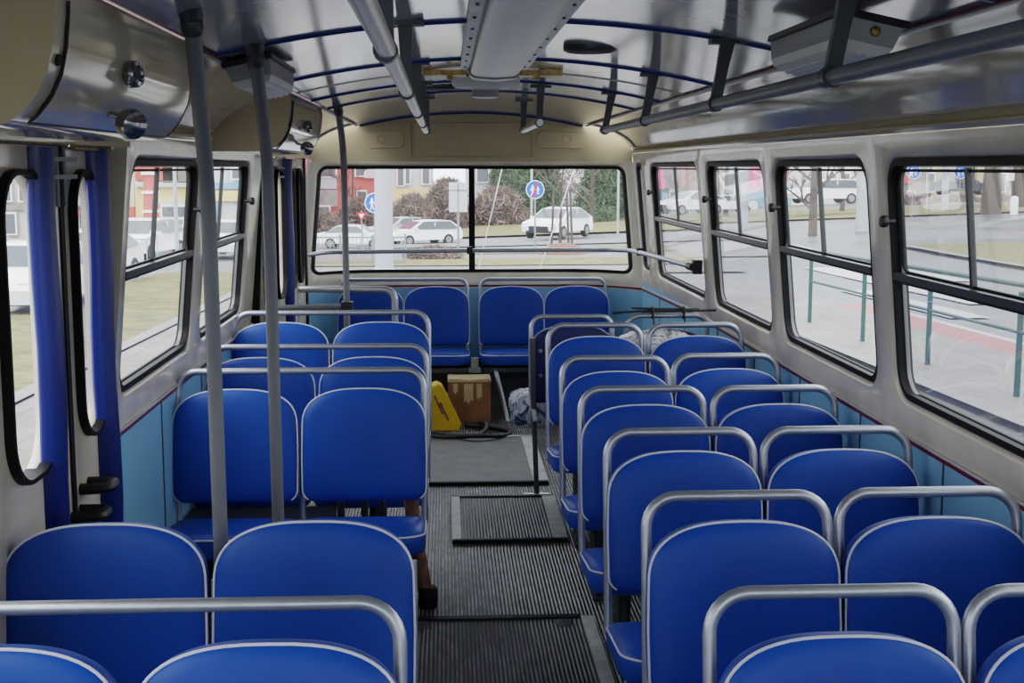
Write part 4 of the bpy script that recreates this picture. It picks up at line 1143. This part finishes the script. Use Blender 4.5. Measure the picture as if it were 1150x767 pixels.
# white small sign and bollard on right
Y = 80; x, z = at(1135, 197, Y); g = gz(x, Y)
t = thing('small_sign', 'small white rectangular sign on a pole in the nearest right window', 'sign', (x, Y, g))
mb = MB(); mb.tube([(0, .04, -.1), (0, .04, z - g)], .05, 10); part('pole', mb, M['galv'], t)
mb = MB(); mb.box((0, 0, z - g), (.5, .03, .65)); part('plate', mb, M['signwhite'], t)
x = X_(1138, 74); mb = MB(); mb.lathe([(.22, -.1), (.22, .9), (.18, 1.0), (.05, 1.05)], (0, 0, 0), n=16)
tag(link('bollard', mb.mesh('bollard', M['signwhite']), None, (x, 74, gz(x, 74))), 'white bollard below the small white sign on the right', 'bollard')
# green railing on the right pavement
t = thing('railing', 'green tubular pedestrian railing along the right pavement', 'railing', (6.5, 14, gz(6.5, 14)))
RYs = [6.0, 8.75, 11.48, 14.22, 16.97, 19.71, 22.67]
def rl(y, h): return Vector((0, y - 14, gz(6.5, y) - gz(6.5, 14) + h))
for h, r in ((1.36, .032), (.82, .022)):
    mb = MB(); mb.tube([rl(RYs[0], h), rl(RYs[-1], h)], r, 10); part('rail', mb, M['green_rail'], t)
for y in RYs:
    mb = MB(); mb.tube([rl(y, 0), rl(y, 1.28)], .036, 10); part('post', mb, M['green_rail'], t)
# metal fence behind the lamp post
Y = 43.3; xa, xb = -4.6, -1.35
t = thing('metal_fence', 'low grey metal bar fence in front of the parked white saloon', 'fence', (xa, Y, gz(xa, Y)))
for z in (.12, .92):
    mb = MB(); mb.box(((xb - xa) / 2, 0, z), (xb - xa, .04, .05)); part('rail', mb, M['galv'], t)
mb = MB()
for k in range(27): mb.box((k * (xb - xa) / 26, 0, .5), (.022, .022, .85))
part('bars', mb, M['galv'], t)
for k in range(4):
    mb = MB(); mb.box((k * (xb - xa) / 3, 0, .5), (.07, .07, 1.05)); part('post', mb, M['galv'], t)
Y = 40; xa, xb = -13.5, -8.8
t = thing('street_fence', 'low pale bar fence beyond the grass in the left window', 'fence', (xa, Y, gz(xa, Y)))
for z in (.15, 1.0):
    mb = MB(); mb.box(((xb - xa) / 2, 0, z), (xb - xa, .04, .05)); part('rail', mb, M['post'], t)
mb = MB()
for k in range(30): mb.box((k * (xb - xa) / 29, 0, .55), (.025, .025, .9))
part('bars', mb, M['post'], t)

# ------------------------------------------------------------------ buildings
def building(px0, px1, Y, ztop, mw, label, wins=(), bands=(), depth=8, name='building', mw2=None):
    x0, x1 = X_(px0, Y), X_(px1, Y); xc = (x0 + x1) / 2; g = min(gz(x0, Y), gz(x1, Y)) - .5
    t = thing(name, label, 'building', (xc, Y, g))
    mb = MB(); mb.box((0, depth / 2, (ztop - g) / 2), (x1 - x0, depth, ztop - g)); part('wall', mb, mw, t, smooth=False)
    mb = MB(); mb.box((0, depth / 2, ztop - g + .15), (x1 - x0, depth, .3)); part('roof', mb, M['greywall'], t, smooth=False)
    for (pa, pb, ya, yb, m) in bands:
        xa, za = at(pa, yb, Y); xb, zb = at(pb, ya, Y)
        mb = MB(); mb.box(((xa + xb) / 2 - xc, -.10, (za + zb) / 2 - g), (xb - xa, .25, zb - za)); part('panel', mb, m, t, smooth=False)
    for (pa, pb, ya, yb) in wins:
        xa, za = at(pa, yb, Y); xb, zb = at(pb, ya, Y)
        mb = MB(); mb.box(((xa + xb) / 2 - xc, -.22, (za + zb) / 2 - g), (xb - xa + .2, .12, zb - za + .2)); f = part('window', mb, M['signwhite'], t, smooth=False)
        mb = MB(); mb.box(((xa + xb) / 2 - xc, -.27, (za + zb) / 2 - g), (xb - xa, .08, zb - za)); part('pane', mb, M['winglass'], f, smooth=False)
    return t
building(345, 422, 98, 14, M['redwall'], 'red apartment building with grey balcony in the rear window', [(400, 409, 182, 197), (402, 411, 215, 227), (361, 377, 180, 198), (358, 370, 232, 244)], [(353, 378, 200, 212, M['signback']), (353, 379, 213, 232, M['greywall']), (409, 420, 176, 200, M['whitewall'])])
building(425, 486, 98, 14, M['whitewall'], 'white building with yellow base course right of the lamp post', [(447, 453, 188, 208), (456, 460, 190, 206), (475, 482, 190, 206)], [(438, 482, 212, 226, M['yellowwall']), (438, 482, 226, 240, M['greywall'])])
building(524, 720, 112, 14, M['whitewall'], 'long white building behind the conifers in the rear window', [(536, 548, 185, 204), (595, 606, 188, 200), (655, 664, 190, 198), (670, 678, 190, 198), (652, 657, 225, 236), (660, 667, 225, 236), (690, 700, 190, 198)], [(560, 700, 206, 212, M['greywall'])])
building(722, 800, 118, 14, M['greywall'], 'grey building with red shop panels in the farthest right window', [(752, 759, 215, 232)], [(735, 747, 190, 212, M['pinkwall']), (742, 750, 214, 232, M['bluewall']), (764, 778, 185, 210, M['redwall'])])
building(804, 862, 118, 14, M['whitewall'], 'pale building with pink and blue shop panels, third right window', [(812, 824, 195, 225)], [(838, 860, 186, 214, M['pinkwall']), (840, 862, 214, 240, M['bluewall']), (806, 814, 190, 232, M['greywall'])])
building(864, 985, 118, 14, M['whitewall'], 'whitish building behind bare trees, second right window', [(930, 938, 195, 215), (945, 953, 195, 215)], [(866, 884, 186, 208, M['pinkwall']), (868, 888, 210, 232, M['bluewall']), (950, 972, 212, 222, M['yellowwall']), (940, 968, 222, 236, M['greywall'])])
building(988, 1090, 118, 14, M['greywall'], 'brownish building with red roof band behind the blue round signs', [(1005, 1012, 215, 228), (1018, 1026, 215, 228), (1040, 1048, 195, 215)], [(988, 1024, 197, 206, M['redwall']), (1044, 1078, 186, 232, M['cream_dull'])])
building(1092, 1240, 118, 14, M['greywall'], 'grey brown building behind the thick tree trunks on the right', [(1120, 1128, 195, 215), (1150, 1160, 195, 215)], [(1095, 1108, 186, 222, M['cream_dull'])])
building(60, 152, 78, 14, M['whitewall'], 'white building left of the red striped tower', [(100, 112, 195, 225), (120, 130, 195, 225)], [(60, 152, 232, 244, M['redwall'])])
building(153, 216, 72, 14, M['yellowwall'], 'yellow and red shop building in the left window', [(184, 196, 232, 250), (200, 212, 232, 250)], [(153, 200, 178, 203, M['redwall']), (153, 216, 204, 210, M['whitewall']), (184, 216, 188, 205, M['greywall']), (176, 216, 226, 230, M['whitewall']), (184, 214, 258, 264, M['greywall'])])
building(217, 300, 68, 14, M['whitewall'], 'white shop with blue awning in the rear left window', [(262, 270, 190, 200)], [(225, 285, 205, 212, M['bluewall']), (222, 290, 214, 226, M['yellowwall']), (250, 285, 260, 285, M['orange']), (217, 246, 230, 258, M['bluewall'])])
building(300, 345, 85, 14, M['pinkwall'], 'pinkish building seen through the rear door', [(318, 326, 205, 225)], [(300, 340, 240, 250, M['whitewall'])])
building(-160, 58, 80, 14, M['whitewall'], 'white building seen through the front door slot windows', [(-10, 12, 195, 225), (24, 40, 195, 225), (8, 18, 240, 262)], [(-40, 58, 228, 236, M['greywall'])])
# red tower with white bands
Y = 56; x, z = at(171, 268, Y); g = gz(x, Y)
t = thing('striped_tower', 'red tower with white bands and blue foot in the left window', 'tower', (x, Y, g))
mb = MB(); mb.rings([[Vector((q * s_ , w * s_, h)) for q, w in ((-1, -1), (1, -1), (1, 1), (-1, 1))] for s_, h in ((.30, .5), (.19, 5.5))]); part('shaft', mb, M['redwall'], t, smooth=False)
mb = MB(); mb.box((0, 0, .28), (.72, .72, .6)); part('foot', mb, M['bluewall'], t, smooth=False)
for h in (.95, 1.75, 2.55, 3.35):
    mb = MB(); mb.box((0, 0, h), (.62, .62, .12)); part('band', mb, M['signwhite'], t, smooth=False)

# ------------------------------------------------------------------ plants
def tree(x, y, H, label, seed, r0=.12, spread=1.0, levels=4, twig=.006, group='bare trees outside', zclear=.35):
    R = random.Random(seed); g = gz(x, y)
    t = thing('tree', label, 'tree', (x, y, g), 0, group)
    tr = MB(); br = MB()
    tr.tube(spline([(0, 0, -.1), (R.uniform(-.05, .05), 0, H * .2), (R.uniform(-.1, .1), R.uniform(-.1, .1), H * .5), (R.uniform(-.2, .2), 0, H * .85)], 4), r0, 10, r2=r0 * .35)
    def grow(p, d, L, r, lev):
        q = p + d * L
        br.tube([p, p + d * L * .5 + Vector((R.uniform(-.04, .04), R.uniform(-.04, .04), .02)) * L, q], r, 5, caps=False, r2=r * .6)
        if lev == 0: return
        for k in range(3 if lev > 1 else 4):
            nd = (d + Vector((R.uniform(-.8, .8), R.uniform(-.8, .8), R.uniform(-.25, .6))) * .9).normalized()
            grow(p + d * L * R.uniform(.45, 1.0), nd, L * R.uniform(.5, .75), max(twig, r * .55), lev - 1)
    n = 11
    for k in range(n):
        h = H * (zclear + (.9 - zclear) * k / n)
        a = R.uniform(0, 2 * PI); d = Vector((math.cos(a) * spread, math.sin(a) * spread, R.uniform(.5, 1.1))).normalized()
        grow(Vector((0, 0, h)), d, H * .16 * R.uniform(.8, 1.3), r0 * .35, levels - 1)
    part('trunk', tr, M['bark'], t); part('branches', br, M['twig'], t, fix=False)
    return t
x = X_(629, 50)
tree(x, 50, 4.6, 'young bare tree held by three stakes in the rear window', 5, .07, 1, 5, .010, zclear=.45)
for k, (px, lab) in enumerate(((619, 'left stake beside the young tree'), (643, 'right stake beside the young tree'), (639, 'rear stake beside the young tree'))):
    mb = MB(); xs = X_(px, 49.6 + 1.2 * (k == 2)); mb.tube([(0, 0, -.1), (.1 * (1 if k == 0 else -1), 0, 2.45)], .045, 8)
    tag(link('tree_stake', mb.mesh('tree_stake', M['bark']), None, (xs, 49.6 + 1.2 * (k == 2), gz(xs, 50))), 'grey brown wooden ' + lab, 'stake')
mb = MB(); mb.lathe([(.92, 0), (.8, .16), (.5, .34), (.1, .42)], (0, 0, 0), n=24); 
tag(link('mulch_mound', mb.mesh('mulch_mound', M['soil']), None, (x, 48.5, gz(x, 48.5) + .03)), 'low reddish mulch mound around the young tree', 'mound')
for px, Y, H, r, lab, sd in ((913, 58, 9, .22, 'dark tree trunk in the second right window', 11), (1112, 76, 11, .65, 'thick dark tree trunk left of the small white sign', 12), (1142, 86, 11, .5, 'thick tree trunk right of the small white sign', 13), (880, 80, 9, .2, 'bare tree at the left of the second right window', 14), (945, 92, 9, .2, 'bare tree at the right of the second right window', 15), (665, 84, 9, .18, 'bare tree right of the young staked tree', 16), (396, 90, 8, .10, 'bare tree before the red apartment building', 17), (815, 90, 9, .2, 'bare tree in the third right window', 18), (770, 100, 9, .2, 'bare tree in the farthest large right window', 19), (1010, 96, 10, .25, 'bare tree left of the two blue round signs', 20), (96, 60, 9, .25, 'bare tree seen through the right door slot window', 21)):
    tree(X_(px, Y), Y, H, lab, sd, r, 1, 4, .02, zclear=.12 if r < .3 else .4)
def bush(px0, px1, Y, ztop_px, label, m, seed, n=3600, dpt=1.8, leaf=.16, name='shrub', conical=False, grp='shrubs behind the road'):
    R = random.Random(seed)
    x0, x1 = X_(px0, Y), X_(px1, Y); xc = (x0 + x1) / 2; g = gz(xc, Y); zt = at((px0 + px1) / 2, ztop_px, Y)[1]; Hh = zt - g; hw = (x1 - x0) / 2
    t = thing(name, label, 'bush' if not conical else 'tree', (xc, Y, g), 0, grp)
    mb = MB()
    for _ in range(n):
        h = R.random() ** .9
        prof = (1 - h) ** .6 if conical else math.sqrt(max(0, 1 - (h * 1.02 - .05) ** 2)) if h > .05 else .95
        a = R.uniform(0, 2 * PI); q = math.sqrt(R.random()) * prof * R.uniform(.8, 1.12)
        c = Vector((hw * q * math.cos(a), dpt * q * math.sin(a), h * Hh))
        u = Vector((R.gauss(0, 1), R.gauss(0, 1), R.gauss(0, 1) + .6)).normalized(); w_ = u.cross(Vector((R.gauss(0, 1), R.gauss(0, 1), R.gauss(0, 1)))).normalized()
        L = leaf * R.uniform(.7, 1.6)
        mb.add([c - u * L, c + w_ * L * .10, c + u * L, c - w_ * L * .10], [(0, 1, 2, 3)])
    part('foliage', mb, m, t, smooth=False, fix=False)
    mb = MB(); rs = []
    for k in range(8):
        h = k / 7; pf = ((1 - h) ** .7 if conical else math.sqrt(max(.02, 1 - h * h))) * .5
        rs.append([Vector((hw * pf * math.cos(a) * (1 + .12 * math.sin(5 * a + k)), dpt * pf * math.sin(a), h * Hh * .9)) for a in frange(0, 2 * PI, 16)[:-1]])
    mb.rings(rs); part('core', mb, m, t)
bush(540, 600, 94, 150, 'large dark green conifer right of the rear mullion', M['conifer'], 1, 8000, 3.5, .40, 'conifer', True, 'conifers behind the bus')
bush(570, 640, 104, 140, 'second dark green conifer behind the blue round sign', M['conifer'], 2, 8000, 3.5, .40, 'conifer', True, 'conifers behind the bus')
bush(640, 712, 96, 165, 'greyish green conifer behind the white hatchback', M['conifer'], 3, 8000, 3.5, .40, 'conifer', True, 'conifers behind the bus')
bush(526, 592, 88, 214, 'brown leafless shrub under the conifers by the mullion', M['hedge'], 4, 6000, 1.8, .38)
bush(475, 530, 83.5, 203, 'brown leafless shrub behind the grey sign board', M['hedge'], 5, 5200, 1.6, .36)
bush(438, 490, 79, 222, 'brown leafless shrub behind the white estate car', M['hedge'], 6, 5000, 1.6, .36)
bush(378, 430, 84, 226, 'brown leafless shrub behind the white saloon', M['hedge'], 7, 5000, 1.6, .34)
bush(345, 385, 80, 240, 'low brown shrub at the left end of the rear window', M['hedge'], 8, 2600, 2, .24)
bush(602, 700, 87, 232, 'dark low hedge behind the white hatchback', M['conifer'], 9, 3200, 2, .28)
bush(452, 522, 46, 278, 'low reddish hedge strip below the white estate car', M['hedge'], 10, 3000, .6, .14)
for k, (a, b) in enumerate(((990, 1044), (1047, 1096), (1099, 1172), (1176, 1260))):
    bush(a, b, 104 + 6 * (k % 2), 224, 'brown hedge in the nearest right window, %s' % ('behind the left blue sign', 'behind the dark car', 'behind the thick tree trunks', 'at the far right edge')[k], M['hedge'], 20 + k, 4600, 1.8, .42)

# ------------------------------------------------------------------ light, camera
w = bpy.data.worlds.new('overcast'); sc.world = w; w.use_nodes = True
nt = w.node_tree; bg = nt.nodes['Background']
tc = nt.nodes.new('ShaderNodeTexCoord'); sx = nt.nodes.new('ShaderNodeSeparateXYZ')
cr = nt.nodes.new('ShaderNodeValToRGB')
cr.color_ramp.elements[0].position = .45; cr.color_ramp.elements[0].color = (.82, .86, .92, 1)
cr.color_ramp.elements[1].position = .9; cr.color_ramp.elements[1].color = (.95, .98, 1.05, 1)
mr = nt.nodes.new('ShaderNodeMapRange'); mr.inputs['From Min'].default_value = -1
nt.links.new(tc.outputs['Generated'], sx.inputs[0]); nt.links.new(sx.outputs['Z'], mr.inputs['Value']); nt.links.new(mr.outputs['Result'], cr.inputs['Fac'])
nt.links.new(cr.outputs['Color'], bg.inputs['Color']); bg.inputs['Strength'].default_value = 1.35
sun = bpy.data.lights.new('soft_sun', 'SUN'); sun.energy = 0.8; sun.angle = math.radians(50); sun.color = (1, .97, .93)
so = bpy.data.objects.new('soft_sun', sun); COL.objects.link(so); so.rotation_euler = (math.radians(38), 0, math.radians(-40))

cam = bpy.data.cameras.new('camera'); cam.sensor_width = 36; cam.lens = 36 * 1450 / 1150; cam.clip_start = .05; cam.clip_end = 600
co = bpy.data.objects.new('camera', cam); COL.objects.link(co)
th = math.atan(195.5 / 1450); ph = math.atan(75 * math.cos(th) / 1450)
co.location = (0, 0, 1.66); co.rotation_euler = (PI / 2 - th, 0, -ph)
sc.camera = co
sc.cycles.use_denoising = True
sc.cycles.max_bounces = 10; sc.cycles.diffuse_bounces = 5; sc.cycles.glossy_bounces = 4; sc.cycles.transparent_max_bounces = 16
sc.view_settings.view_transform = 'Filmic'
sc.view_settings.look = 'Medium High Contrast'
sc.view_settings.exposure = 1.38
